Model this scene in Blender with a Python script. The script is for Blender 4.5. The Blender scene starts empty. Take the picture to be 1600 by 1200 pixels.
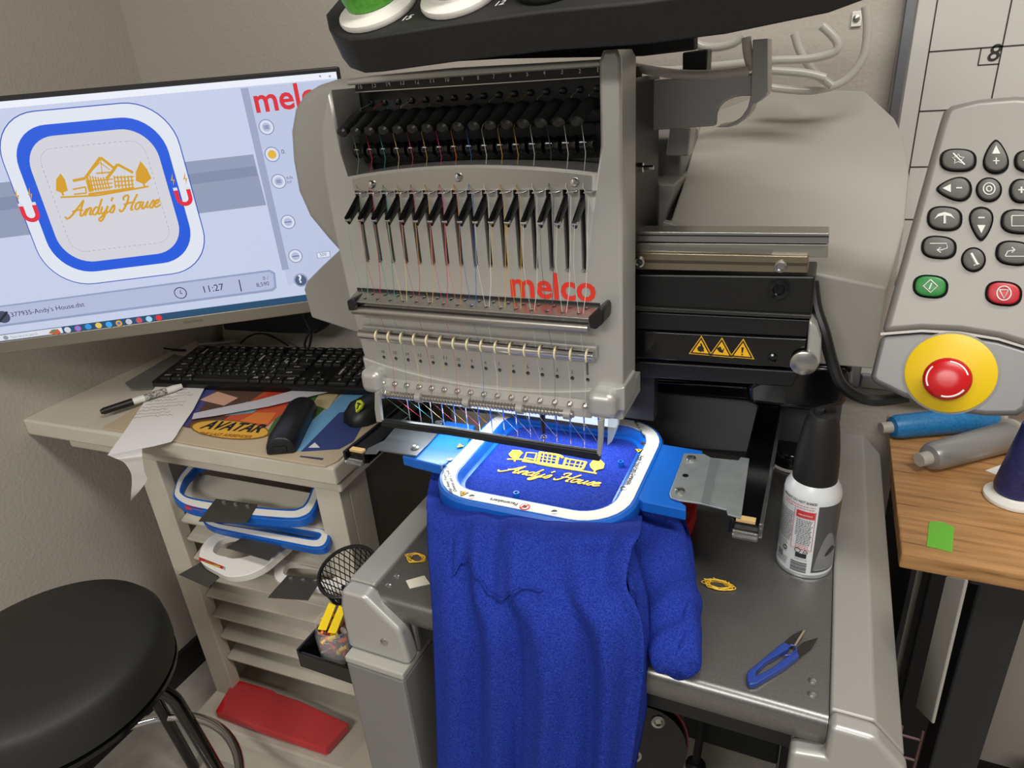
import bpy, bmesh, math, random
from mathutils import Vector, Matrix
random.seed(7)
# ------------------------------------------------------------------ camera, light, exposure
H = 1.37            # camera height above the floor
FL = 1061.0         # focal length in pixels of a 1600x1200 frame
ROT = Matrix(((0.9119, -0.1088, 0.3958), (0.4039, 0.4091, -0.8182), (-0.0729, 0.9060, 0.4170)))
_x = ROT.row[0].normalized(); _y = (ROT.row[1] - _x * _x.dot(ROT.row[1])).normalized(); _z = _x.cross(_y)
ROT = Matrix((_x, _y, _z))
EYE = Vector((0, 0, H))
scene = bpy.context.scene
COL = scene.collection
cam_data = bpy.data.cameras.new('camera')
cam_data.sensor_width = 36.0; cam_data.lens = FL / 1600.0 * 36.0
cam_data.clip_start = 0.02
cam = bpy.data.objects.new('camera', cam_data); COL.objects.link(cam)
cam.matrix_world = Matrix.Translation(EYE) @ ROT.to_4x4()
scene.camera = cam
scene.view_settings.view_transform = 'Standard'
scene.view_settings.look = 'None'
scene.view_settings.exposure = 0.0
scene.view_settings.gamma = 1.0
scene.view_settings.use_curve_mapping = False
world = bpy.data.worlds.new('world'); scene.world = world; world.use_nodes = True
bg = world.node_tree.nodes['Background']
bg.inputs[0].default_value = (0.92, 0.95, 1.0, 1); bg.inputs[1].default_value = 0.20

def area_light(name, loc, target, sx, sy, power, color):
    l = bpy.data.lights.new(name, 'AREA'); l.shape = 'RECTANGLE'; l.size = sx; l.size_y = sy
    l.energy = power; l.color = color
    o = bpy.data.objects.new(name, l); COL.objects.link(o)
    o.location = loc
    o.rotation_euler = (Vector(target) - Vector(loc)).to_track_quat('-Z', 'Y').to_euler()
    return o
area_light('ceiling_lamp', (0.50, 0.10, 2.46), (0.50, 0.10, 0), 1.2, 0.30, 27, (1.0, 0.975, 0.93))
area_light('ceiling_lamp', (-0.40, -1.85, 2.44), (-0.40, -1.75, 0), 1.2, 0.6, 62, (1.0, 0.975, 0.93))

# ------------------------------------------------------------------ pixel of the photograph -> point on a real plane
def ray(x, y): return (ROT @ Vector((x - 800.0, 600.0 - y, -FL))) / FL
def pz(p, z): r = ray(*p); return EYE + r * ((z - H) / r.z)
def py(p, Y): r = ray(*p); return EYE + r * (Y / r.y)
def px(p, X): r = ray(*p); return EYE + r * (X / r.x)
def pp(p, P0, n): r = ray(*p); return EYE + r * ((P0 - EYE).dot(n) / r.dot(n))
def V(*a): return Vector(a)
def lerp(a, b, t): return a + (b - a) * t

# ------------------------------------------------------------------ materials
def lin(hexs):
    h = hexs.lstrip('#'); out = []
    for i in (0, 2, 4):
        c = int(h[i:i + 2], 16) / 255.0
        out.append(c / 12.92 if c <= 0.04045 else ((c + 0.055) / 1.055) ** 2.4)
    return tuple(out) + (1.0,)
MATS = {}
def mat(name, col, rough=0.5, metal=0.0, bump=None, mix=None, emit=0.0, trans=0.0, alpha=1.0, coat=0.0, spec=0.5, sheen=0.0):
    """bump=(scale, strength, distance) noise relief; mix=(hex, scale, contrast low, contrast high) a second colour by noise"""
    if name in MATS: return MATS[name]
    m = bpy.data.materials.new(name); m.use_nodes = True; nt = m.node_tree; b = nt.nodes['Principled BSDF']
    b.inputs['Base Color'].default_value = lin(col); b.inputs['Roughness'].default_value = rough
    b.inputs['Metallic'].default_value = metal; b.inputs['Specular IOR Level'].default_value = spec
    b.inputs['Transmission Weight'].default_value = trans; b.inputs['Alpha'].default_value = alpha
    b.inputs['Coat Weight'].default_value = coat
    b.inputs['Sheen Weight'].default_value = sheen; b.inputs['Sheen Tint'].default_value = lin(col)
    if emit:
        b.inputs['Emission Color'].default_value = lin(col); b.inputs['Emission Strength'].default_value = emit
        b.inputs['Base Color'].default_value = (0.01, 0.01, 0.01, 1)
    tc = nt.nodes.new('ShaderNodeTexCoord')
    if mix:
        n = nt.nodes.new('ShaderNodeTexNoise'); n.inputs['Scale'].default_value = mix[1]; n.inputs['Detail'].default_value = 4
        nt.links.new(tc.outputs['Object'], n.inputs['Vector'])
        r = nt.nodes.new('ShaderNodeValToRGB'); r.color_ramp.elements[0].position = mix[2]; r.color_ramp.elements[1].position = mix[3]
        r.color_ramp.elements[0].color = lin(col); r.color_ramp.elements[1].color = lin(mix[0])
        nt.links.new(n.outputs['Fac'], r.inputs['Fac']); nt.links.new(r.outputs['Color'], b.inputs['Base Color'])
    if bump:
        n = nt.nodes.new('ShaderNodeTexNoise'); n.inputs['Scale'].default_value = bump[0]; n.inputs['Detail'].default_value = 3
        nt.links.new(tc.outputs['Object'], n.inputs['Vector'])
        bp = nt.nodes.new('ShaderNodeBump'); bp.inputs['Strength'].default_value = bump[1]; bp.inputs['Distance'].default_value = bump[2]
        nt.links.new(n.outputs['Fac'], bp.inputs['Height']); nt.links.new(bp.outputs['Normal'], b.inputs['Normal'])
    MATS[name] = m
    return m
SILVER = mat('silver_paint', '#B4B3AE', 0.36, 0.45, bump=(900, 0.05, 0.001))
SILVER2 = mat('silver_paint_matt', '#A19F99', 0.45, 0.3, bump=(700, 0.06, 0.001))
GREYP = mat('grey_plastic', '#7C7B78', 0.45, 0.2, bump=(700, 0.05, 0.001))
STEEL = mat('steel', '#B4B2AC', 0.28, 0.95)
CHROME = mat('chrome', '#D0D0D0', 0.08, 1.0)
BRUSHED = mat('brushed_plate', '#737270', 0.33, 0.75, bump=(400, 0.06, 0.001), mix=('#7E7D7A', 400, 0.35, 0.75))
ZINC = mat('zinc_plate', '#A9B0B0', 0.42, 0.6, mix=('#9AA3A3', 40, 0.4, 0.7))
BLACK = mat('black_plastic', '#0F0F0F', 0.42)
BLACKM = mat('black_matt', '#151515', 0.7)
BLACKG = mat('black_gloss', '#0B0B0C', 0.16)
RUBBER = mat('black_rubber', '#181818', 0.6)
DARKG = mat('dark_grey', '#3B3C3E', 0.55, bump=(500, 0.06, 0.001))
DARKPLATE = mat('dark_steel_plate', '#4A4844', 0.5, 0.4)
WHITEP = mat('white_plastic', '#E2DFD8', 0.4)
WHITE = mat('white_paint', '#C9C2B3', 0.55, bump=(60, 0.12, 0.002), mix=('#BDB5A5', 9, 0.45, 0.75))
PAPER = mat('paper', '#E4E2DE', 0.8)
STICKER = mat('sticker_white', '#E6E3DD', 0.4)
INK = mat('ink', '#1C1C1E', 0.6)
REDINK = mat('red_print', '#D8301F', 0.5)
HOOPB = mat('hoop_blue', '#1560BE', 0.36)
HOOPD = mat('hoop_dark_blue', '#123E93', 0.4)
FABRIC = mat('royal_blue_fleece', '#182A80', 0.95, bump=(420, 0.35, 0.002), mix=('#2C42A2', 700, 0.38, 0.66), sheen=0.0, spec=0.10)
GOLD = mat('gold_thread', '#E3B21E', 0.5, mix=('#EFC742', 500, 0.4, 0.6))
YELLOW = mat('yellow', '#E8C414', 0.5)
REDP = mat('red_plastic', '#C8201C', 0.35)
CLEAR = mat('clear_plastic', '#F4F6F6', 0.08, trans=0.95)
TUBE = mat('clear_tube', '#C9C6BC', 0.25, alpha=0.72, spec=0.6)
YWARN = mat('warning_yellow', '#F2B71A', 0.5)

# ------------------------------------------------------------------ mesh building
class MB:
    def __init__(s): s.v = []; s.f = []; s.m = []
    def add(s, vs, fs, k=0):
        o = len(s.v); s.v += [Vector(v) for v in vs]
        for f in fs: s.f.append([i + o for i in f]); s.m.append(k)
        return s
    def poly(s, pts, k=0): return s.add(pts, [list(range(len(pts)))], k)
    def prism(s, pts, ext, k=0):
        n = len(pts); ext = Vector(ext)
        vs = list(pts) + [Vector(p) + ext for p in pts]
        fs = [list(range(n))[::-1], list(range(n, 2 * n))] + [[i, (i + 1) % n, n + (i + 1) % n, n + i] for i in range(n)]
        return s.add(vs, fs, k)
    def ring(s, a, b, ext, k=0):
        n = len(a); ext = Vector(ext)
        vs = list(a) + list(b) + [Vector(p) + ext for p in a] + [Vector(p) + ext for p in b]
        fs = []
        for i in range(n):
            j = (i + 1) % n
            fs += [[i, j, n + j, n + i], [2 * n + j, 2 * n + i, 3 * n + i, 3 * n + j], [j, i, 2 * n + i, 2 * n + j], [n + i, n + j, 3 * n + j, 3 * n + i]]
        return s.add(vs, fs, k)
    def loops(s, ls, k=0, cap0=True, cap1=True, closed=True):
        n = len(ls[0]); vs = [p for l in ls for p in l]; fs = []
        for a in range(len(ls) - 1):
            for i in range(n if closed else n - 1):
                j = (i + 1) % n
                fs.append([a * n + i, a * n + j, (a + 1) * n + j, (a + 1) * n + i])
        if cap0 and closed: fs.append(list(range(n))[::-1])
        if cap1 and closed: fs.append([(len(ls) - 1) * n + i for i in range(n)])
        return s.add(vs, fs, k)
    def obox(s, c, ux, uy, uz, k=0):
        c = Vector(c); ux = Vector(ux); uy = Vector(uy); uz = Vector(uz)
        vs = [c + ux * a + uy * b + uz * d for d in (-1, 1) for a, b in ((-1, -1), (1, -1), (1, 1), (-1, 1))]
        return s.add(vs, [[3, 2, 1, 0], [4, 5, 6, 7], [0, 1, 5, 4], [1, 2, 6, 5], [2, 3, 7, 6], [3, 0, 4, 7]], k)
    def box(s, a, b, k=0):
        a = Vector(a); b = Vector(b); c = (a + b) / 2; h = (b - a) / 2
        return s.obox(c, (h.x, 0, 0), (0, h.y, 0), (0, 0, h.z), k)
    def tube(s, pts, r, n=8, k=0, closed=False, flat=1.0, up=None):
        pts = [Vector(p) for p in pts]; N = len(pts); ls = []; prev = None
        for i, p in enumerate(pts):
            if closed: t = pts[(i + 1) % N] - pts[i - 1]
            else: t = pts[min(i + 1, N - 1)] - pts[max(i - 1, 0)]
            t = t.normalized() if t.length > 1e-9 else Vector((0, 0, 1))
            a = prev if prev is not None else (Vector(up) if up else (Vector((0, 0, 1)) if abs(t.z) < 0.9 else Vector((1, 0, 0))))
            a = (a - t * a.dot(t))
            if a.length < 1e-6: a = t.orthogonal()
            a.normalize(); b = t.cross(a); prev = a
            rr_ = r[i] if isinstance(r, (list, tuple)) else r
            ls.append([p + (a * math.cos(q) * flat + b * math.sin(q)) * rr_ for q in (2 * math.pi * j / n for j in range(n))])
        if closed: ls.append(ls[0]); return s.loops(ls, k, False, False)
        return s.loops(ls, k)
    def lathe(s, prof, o, ax=(0, 0, 1), n=24, k=0, caps=True):
        o = Vector(o); ax = Vector(ax).normalized(); a = ax.orthogonal().normalized(); b = ax.cross(a)
        ls = [[o + ax * h + (a * math.cos(q) + b * math.sin(q)) * max(r, 1e-5) for q in (2 * math.pi * j / n for j in range(n))] for r, h in prof]
        return s.loops(ls, k, caps, caps)
    def cyl(s, p0, p1, r, n=16, k=0):
        p0 = Vector(p0); p1 = Vector(p1)
        return s.lathe([(r, 0), (r, (p1 - p0).length)], p0, p1 - p0, n, k)
    def ball(s, c, r, n=10, k=0, sq=(1, 1, 1)):
        c = Vector(c); ls = []
        for i in range(1, n):
            t = math.pi * i / n
            ls.append([c + Vector((sq[0] * r * math.sin(t) * math.cos(2 * math.pi * j / (n + 4)), sq[1] * r * math.sin(t) * math.sin(2 * math.pi * j / (n + 4)), -sq[2] * r * math.cos(t))) for j in range(n + 4)])
        return s.loops(ls, k)
    def build(s, name, mats, parent=None, smooth=35, bevel=0.0, seg=2, sub=0, weld=False, origin=None):
        if not isinstance(mats, (list, tuple)): mats = [mats]
        xs = [v.x for v in s.v]; ys = [v.y for v in s.v]; zs = [v.z for v in s.v]
        o = Vector(origin) if origin is not None else Vector(((min(xs) + max(xs)) / 2, (min(ys) + max(ys)) / 2, min(zs)))
        me = bpy.data.meshes.new(name)
        me.from_pydata([v - o for v in s.v], [], s.f)
        for m in mats: me.materials.append(m)
        me.polygons.foreach_set('material_index', s.m)
        bm = bmesh.new(); bm.from_mesh(me)
        if weld: bmesh.ops.remove_doubles(bm, verts=bm.verts, dist=1e-6)
        bmesh.ops.recalc_face_normals(bm, faces=bm.faces); bm.to_mesh(me); bm.free()
        if smooth:
            me.polygons.foreach_set('use_smooth', [True] * len(me.polygons))
            me.set_sharp_from_angle(angle=math.radians(smooth))
        ob = bpy.data.objects.new(name, me); COL.objects.link(ob); ob.location = o
        if bevel:
            md = ob.modifiers.new('bevel', 'BEVEL'); md.width = bevel; md.segments = seg; md.limit_method = 'ANGLE'; md.angle_limit = math.radians(40)
            if smooth: md.harden_normals = True
        if sub:
            md = ob.modifiers.new('sub', 'SUBSURF'); md.levels = sub; md.render_levels = sub
        if parent is not None: attach(ob, parent)
        return ob

def world_loc(o):
    p = Vector(o.location); q = o.parent
    while q is not None:
        q2 = q.parent
        p = o.matrix_parent_inverse @ p if q is o.parent else p
        p = p + Vector(q.location) if q2 is None else p
        q = q2
    return p
ABS = {}
def attach(ob, parent):
    """parents ob, whose location is a world position, under parent"""
    w = Vector(ob.location); ABS[ob.name] = w
    pw = ABS.get(parent.name, Vector(parent.location))
    ob.parent = parent; ob.location = w - pw
def tag(o, label=None, cat=None, group=None, kind=None):
    if label: o['label'] = label
    if cat: o['category'] = cat
    if group: o['group'] = group
    if kind: o['kind'] = kind
    return o
def thing(name, label, cat, loc, group=None):
    o = bpy.data.objects.new(name, None); COL.objects.link(o); o.location = loc; o.empty_display_size = 0.02
    ABS[o.name] = Vector(loc)
    return tag(o, label, cat, group)
def clone(o, at, parent):
    c = o.copy(); COL.objects.link(c); c.location = at; attach(c, parent); return c
def rr(hx, hy, r, n=6):
    out = []
    for cx, cy, a0 in ((hx - r, hy - r, 0), (-hx + r, hy - r, 90), (-hx + r, -hy + r, 180), (hx - r, -hy + r, 270)):
        for i in range(n + 1):
            a = math.radians(a0 + 90 * i / n); out.append((cx + r * math.cos(a), cy + r * math.sin(a)))
    return out
def smooth_path(pts, n=6, closed=False):
    pts = [Vector(p) for p in pts]; N = len(pts); out = []
    for i in range(N if closed else N - 1):
        if closed: a, b, c, d = pts[i - 1], pts[i], pts[(i + 1) % N], pts[(i + 2) % N]
        else: a, b, c, d = pts[max(i - 1, 0)], pts[i], pts[i + 1], pts[min(i + 2, N - 1)]
        for k in range(n):
            t = k / n
            out.append(0.5 * ((2 * b) + (c - a) * t + (2 * a - 5 * b + 4 * c - d) * t * t + (3 * b - a - 3 * c + d) * t ** 3))
    if not closed: out.append(pts[-1])
    return out
_tcache = {}
def text_data(s, bold=0.0):
    key = (s, bold)
    if key not in _tcache:
        cu = bpy.data.curves.new('text', 'FONT'); cu.body = s; cu.size = 1.0; cu.offset = bold; cu.resolution_u = 3
        ob = bpy.data.objects.new('text', cu); COL.objects.link(ob)
        dg = bpy.context.evaluated_depsgraph_get(); dg.update()
        me = bpy.data.meshes.new_from_object(ob.evaluated_get(dg))
        _tcache[key] = ([Vector(v.co) for v in me.vertices], [list(p.vertices) for p in me.polygons])
        bpy.data.objects.remove(ob); bpy.data.curves.remove(cu); bpy.data.meshes.remove(me)
    return _tcache[key]
def add_text(mb, s, a, b, up, k=0, bold=0.0, shear=0.0, ys=1.0, lift=(0, 0, 0)):
    """text with its baseline from point a to point b; up = its up direction"""
    vs, fs = text_data(s, bold)
    if not vs: return
    x0 = min(v.x for v in vs); x1 = max(v.x for v in vs)
    a = Vector(a); b = Vector(b); u = (b - a) / (x1 - x0); w = Vector(up).normalized() * u.length * ys
    mb.add([a + u * (v.x - x0 + shear * v.y) + w * v.y + Vector(lift) for v in vs], fs, k)
SCRIPT = [
 [(-.6,.25),(-.35,-.1),(.1,.2),(.7,1.2),(1.25,2.2)],[(1.25,2.2),(1.15,1.1),(1.2,.1),(1.55,.2)],[(.15,.75),(.8,.95),(1.4,.8)],
 [(1.55,.2),(1.85,1),(1.78,0)],[(1.78,.35),(2.1,1),(2.35,.9),(2.3,.1),(2.55,.15)],
 [(3.2,.9),(2.85,1),(2.6,.4),(2.85,0),(3.2,.4),(3.4,2.1),(3.25,.2),(3.55,.1)],
 [(3.65,1),(3.6,.3),(3.8,0),(4.15,.4),(4.3,1)],[(4.3,1),(4.1,-.5),(3.8,-1),(3.55,-.7),(4.0,-.2),(4.5,.2)],
 [(4.7,2.1),(4.6,1.6)],[(4.6,.1),(5.0,1.05),(5.15,.5),(5.0,0),(4.7,.1)],
 [(6.1,1.5),(6.0,1.95),(6.5,2.15),(6.6,1.4),(6.3,.2),(5.95,0),(5.8,.35)],[(7.6,2.15),(7.3,1.0),(7.2,.1),(7.5,.1)],[(6.2,.9),(6.9,1.05),(7.5,1.1)],
 [(8.0,1),(7.7,.75),(7.7,.2),(7.95,0),(8.2,.3),(8.2,.8),(8.0,1),(8.4,.95)],
 [(8.55,1),(8.5,.2),(8.7,0),(9.0,.5),(9.1,1)],[(9.1,1),(9.05,.2),(9.3,.1)],
 [(9.35,.1),(9.75,1.05),(9.9,.5),(9.75,0),(9.45,.1)],[(10.05,.45),(10.45,.7),(10.4,1),(10.1,.9),(10.0,.4),(10.25,0),(10.75,.3)]]
def add_script(mb, a, b, up, r, k=0, shear=0.35, flat=0.5, n=6, w=None):
    a = Vector(a); b = Vector(b); u = (b - a) / 11.35; w = Vector(up).normalized() * (u.length * 1.15) if w is None else Vector(w)
    nrm = u.cross(w).normalized()
    for st in SCRIPT:
        pts = [a + u * (x + .6 + shear * y) + w * y for x, y in st]
        mb.tube(smooth_path(pts, 4), r, n, k, flat=flat, up=nrm)
def smoothstep(a, b, x):
    t = min(1, max(0, (x - a) / (b - a))); return t * t * (3 - 2 * t)
# ------------------------------------------------------------------ the room
WALL = mat('wall_paint', '#B5AEA3', 0.85, bump=(140, 0.32, 0.003))
FLOORM = mat('floor_vinyl', '#A8A299', 0.5, mix=('#8E897F', 14, 0.4, 0.7))
def struct(o): o['kind'] = 'structure'; return o
XW, YW = -1.40, 1.16
struct(MB().box((XW, -2.2, -0.06), (1.9, YW, 0)).build('floor', FLOORM, smooth=0))
struct(MB().box((XW - .1, -2.2, 0), (XW, YW + .1, 2.5)).build('wall_left', WALL, smooth=0))
struct(MB().box((XW, YW, 0), (1.9, YW + .1, 2.5)).build('wall_back', WALL, smooth=0))
struct(MB().box((1.9, -2.2, 0), (2.0, YW + .1, 2.5)).build('wall_right', WALL, smooth=0))
struct(MB().box((XW, -2.2, 2.5), (1.9, YW, 2.56)).build('ceiling', mat('ceiling_white', '#D8D4CC', 0.9), smooth=0))
BB = mat('baseboard_black', '#191817', 0.5)
struct(MB().box((XW, -2.2, 0), (XW + .012, YW, .08)).build('baseboard_left', BB, smooth=0))
struct(MB().box((XW + .012, YW - .012, 0), (1.9, YW, .08)).build('baseboard_back', BB, smooth=0))
# whiteboard with a hand ruled grid
Yb = YW - .02
wb = thing('whiteboard', 'whiteboard with ruled black grid and aluminium frame on the back wall', 'whiteboard', (.45, YW - .01, .86))
tl = py((1413, 0), Yb); xl = tl.x
MB().box((xl + .004, Yb, .86), (1.05, YW - .001, 1.95)).build('board_face', mat('whiteboard_white', '#C8C4BE', 0.3), wb, 0)
xi = py((1436, 0), Yb - .006).x
for nm, a, b in (('frame_rail', (xl, Yb - .008, .86), (xi, YW - .001, 1.96)), ('frame_rail', (xi, Yb - .008, .86), (1.06, YW - .001, .885)),
                 ('frame_rail', (1.04, Yb - .008, .885), (1.06, YW - .001, 1.96)), ('frame_rail', (xi, Yb - .008, 1.935), (1.04, YW - .001, 1.96))):
    MB().box(a, b).build(nm, mat('aluminium', '#9C9C9F', 0.3, 0.9), wb, 0, bevel=.003)
LM = mat('marker_line', '#2A2826', 0.5)
g = MB()
c0 = py((1465, 0), Yb - .001); c1 = py((1451, 81), Yb); c2 = py((1581, 0), Yb); c3 = py((1435, 174), Yb)
cw = c2.x - c0.x; rh = c1.z - c3.z
for i in range(5): g.box((c0.x + i * cw - .0008, Yb - .0006, .885), (c0.x + i * cw + .0008, Yb, 1.935))
for i in range(-3, 7): g.box((c0.x, Yb - .0006, c1.z + i * rh - .0008), (1.04, Yb, c1.z + i * rh + .0008))
q = [py(p, Yb) for p in ((1533, 76), (1527, 102), (1558, 100))]
g.box((q[0].x - .0007, Yb - .0006, q[1].z), (q[0].x + .0007, Yb, c1.z)); g.box((q[0].x, Yb - .0006, q[1].z - .0007), (c0.x + cw, Yb, q[1].z + .0007))
add_text(g, '8', (q[0].x + .008, Yb - .0006, q[1].z + .004), (q[0].x + .021, Yb - .0006, q[1].z + .004), (.15, 0, 1), bold=.01)
tag(g.build('grid_lines', LM, wb, 0), kind='stuff')
# small fixing plate on the back wall
fp = thing('wall_fixing', 'small clear square fixing with a screw on the wall beside the whiteboard', 'fixing', py((1338, 29), YW))
c = py((1338, 29), YW)
MB().box((c.x - .006, YW - .004, c.z - .010), (c.x + .007, YW - .0005, c.z + .009)).build('plate', WHITEP, fp, 0, bevel=.001)
MB().lathe([(.0045, 0), (.0045, .002), (.002, .0035)], (c.x, YW - .004, c.z), (0, -1, 0), 12).build('screw', STEEL, fp)
# ------------------------------------------------------------------ the embroidery machine
mc = thing('embroidery_machine', 'silver sixteen needle embroidery machine with black thread tray on top', 'machine', (-.19, .75, 0))
def P(pts, Y, d, name, m, bevel=0.0, parent=None, seg=2, smooth=35):
    return MB().prism([py(p, Y) for p in pts], (0, d, 0)).build(name, m, parent or mc, smooth, bevel, seg)
# table plate with a rolled front lip
prof = [(1.02, .83), (.489, .83), (.484, .8275), (.481, .822), (.481, .800), (.486, .795), (.496, .795), (.496, .822), (1.02, .822)]
tp = MB().prism([V(-.437, y, z) for y, z in prof], (.487, 0, 0)).build('table_plate', BRUSHED, mc, 50)
for i, q in enumerate(((607, 915), (620, 901), (1269, 1064), (1268, 1085))):
    c = pz(q, .83); MB().lathe([(.0035, 0), (.0035, .0012), (.002, .0018)], c, (0, 0, 1), 12).build('screw', STEEL, tp)
# side rails, end caps, legs
def rail(xz, y0, y1, name, m, bevel=.003): return MB().prism([V(x, y0, z) for x, z in xz], (0, y1 - y0, 0)).build(name, m, mc, 35, bevel)
rail([(.0505, .76), (.0505, .836), (.086, .836), (.113, .806), (.113, .76)], .4905, 1.02, 'side_rail', SILVER2)
rail([(-.4375, .76), (-.4375, .836), (-.473, .836), (-.484, .80), (-.484, .76)], .4905, 1.02, 'side_rail', SILVER2)
rc = rail([(.022, .745), (.022, .792), (.0505, .798), (.0505, .837), (.086, .837), (.115, .805), (.116, .745)], .470, .4905, 'end_cap', SILVER, .006)
lc = rail([(-.478, .745), (-.476, .812), (-.470, .837), (-.4375, .837), (-.394, .797), (-.388, .745)], .468, .4905, 'end_cap', SILVER, .006)
MB().box((-.474, .4905, .745), (-.389, .53, .795)).build('cap_block', GREYP, mc, 0, .004)
MB().box((.023, .4905, .745), (.114, .53, .79)).build('cap_block', GREYP, mc, 0, .004)
for q in ((537, 985), (600, 1003)):
    c = py(q, .468); MB().lathe([(.005, 0), (.005, .001), (.003, .002)], c, (0, -1, 0), 12).build('screw', STEEL, lc)
for x0 in (-.474, .026):
    MB().box((x0, .455, .735), (x0 + .083, .533, .745)).build('leg_collar', mat('light_trim', '#A5A49C', 0.45), mc, 0, .002)
    MB().box((x0, .455, 0), (x0 + .083, .53, .735)).build('leg', GREYP, mc, 0, .004)
    MB().box((x0, .90, 0), (x0 + .083, .98, .76)).build('leg', GREYP, mc, 0, .004)
MB().box((-.39, .93, .18), (.026, .95, .26)).build('cross_bar', BLACKM, mc, 0, .004)
MB().box((-.56, .65, .70), (-.484, 1.02, .716)).build('side_ledge', DARKG, mc, 0, .003)
MB().box((-.437, .50, .76), (.05, 1.0, .7945)).build('under_frame', BLACKM, mc, 0)
MB().box((.028, .56, .05), (.05, .90, .76)).build('side_panel', BLACKM, mc, 0)
# body behind the hoop
MB().box((-.437, .93, .83), (.048, 1.05, 1.03)).build('lower_body', DARKG, mc, 0, .01)
P([(930, 606), (1165, 626), (1181, 632), (1188, 645), (1188, 660), (1172, 708), (930, 690)], .918, .010, 'rear_panel', mat('textured_grey_sheet', '#55565A', .6, bump=(600, .1, .001)), .003)
P([(1232, 568), (1300, 570), (1324, 572), (1331, 583), (1332, 615), (1320, 634), (1290, 648), (1165, 634), (1165, 600)], .80, .10, 'black_base_block', BLACKG, .01, seg=3)
# hood
rows = [([(1045, 352), (1160, 390), (1275, 428), (1386, 450)], .80), ([(1066, 290), (1180, 310), (1300, 335), (1413, 352)], .885),
        ([(1084, 225), (1190, 222), (1310, 232), (1421, 270)], 1.0), ([(1094, 195), (1200, 160), (1330, 158), (1412, 215)], 1.06), ([(1100, 180), (1217, 137), (1352, 141), (1398, 185)], 1.09)]
ls = []
for pts, Y in rows:
    t = [py(p, Y) for p in pts]
    ls.append(t + [V(t[-1].x, Y, 1.035), V(t[0].x, Y, 1.035)])
MB().loops(ls).build('rear_hood', mat('hood_grey', '#A7A49B', .5, .15, bump=(800, .05, .001)), mc, 38, .003)
P([(1036, 346), (1070, 355), (1064, 375), (1030, 372)], .79, .012, 'hood_tab', SILVER2, .001)
P([(985, 285), (1056, 287), (1040, 350), (1020, 372), (985, 372)], .84, .12, 'arm_body', SILVER2, .003)
P([(985, 215), (1064, 215), (1064, 288), (985, 286)], .90, .12, 'arm_body', GREYP, .003)
P([(1046, 200), (1080, 200), (1076, 244), (1040, 244)], .86, .03, 'arm_post', SILVER, .002)
# bracket that carries the tray
P([(985, 127), (1176, 114), (1176, 150), (1160, 150), (1148, 152), (1138, 156), (1130, 161), (1123, 169), (1119, 179), (1118, 197), (985, 206)], .80, .012, 'tray_bracket', SILVER, .002)
P([(1176, 62), (1200, 60), (1200, 143), (1197, 150), (1188, 158), (1176, 165), (1172, 176), (1164, 187), (1152, 195), (1138, 199), (1118, 199), (1135, 196), (1148, 191), (1159, 182), (1168, 169), (1173, 150)], .795, .045, 'tray_bracket', SILVER, .002)
P([(1066, 82), (1106, 76), (1104, 116), (1066, 116)], .84, .03, 'tray_post', BLACK, .002)
# X beam behind the head
MB().prism([py(p, .735) for p in ((930, 428), (1274, 432), (1268, 492), (930, 476))], (0, .06, 0)).build('beam', BLACK, mc, 0, .002)
P([(930, 476), (1268, 493), (1267, 499), (930, 483)], .731, .06, 'beam_ridge', mat('beam_ridge', '#3A3936', .3, .4), .001)
P([(930, 484), (1266, 500), (1262, 528), (930, 512)], .735, .06, 'beam', BLACK, .002)
P([(930, 514), (1262, 530), (1254, 577), (930, 556)], .732, .06, 'beam', BLACKG, .002)
P([(930, 560), (1252, 580), (1240, 606), (930, 586)], .742, .06, 'beam', BLACK, .003)
P([(930, 588), (1170, 604), (1170, 626), (930, 605)], .86, .05, 'carriage', BLACKG, .004)
P([(930, 361), (1295, 364), (1295, 381), (930, 377)], .735, .03, 'guide_rail', STEEL, .001)
P([(930, 366), (1295, 369), (1295, 371), (930, 368)], .7345, .002, 'rail_groove', BLACKM)
gr = P([(930, 379), (1294, 382), (1293, 403), (1264, 402), (1262, 400), (930, 393)], .739, .028, 'guide_rail', mat('rail_steel_matt', '#A9A69D', .35, .8), .001)
P([(1015, 384), (1207, 389), (1206, 397), (1014, 391)], .7385, .002, 'rail_label', mat('etched_grey', '#7F7D76', .5, .5), 0, gr)
br = P([(930, 393), (1263, 400), (1262, 427), (930, 420)], .733, .028, 'guide_rail', mat('rail_bronze', '#A0937C', .3, .9), .0015)
P([(930, 404), (1262, 411), (1262, 416), (930, 409)], .7325, .002, 'rail_groove', mat('rail_dark', '#5F574A', .4, .8))
for q in ((999, 409), (1220, 416)):
    MB().lathe([(.0062, 0), (.0062, .002), (.0045, .003), (.0035, .001)], py(q, .733), (0, -1, 0), 16).build('rail_bolt', STEEL, br)
P([(1264, 500), (1276, 512), (1283, 532), (1283, 566), (1274, 581), (1257, 586), (1241, 581), (1233, 572), (1242, 556), (1260, 552)], .728, .06, 'beam_end', SILVER, .003, seg=3)
MB().lathe([(.0135, 0), (.0135, .004), (.012, .005)], py((1256, 566), .728), (0, -1, 0), 24).build('end_disc', STEEL, mc)
for q, r in (((1207, 559), .005), ((1217, 452), .010)):
    MB().lathe([(r, 0), (r, .002), (r * .6, .003), (r * .5, .001)], py(q, .732), (0, -1, 0), 16).build('beam_screw', BLACKG, mc)
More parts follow.
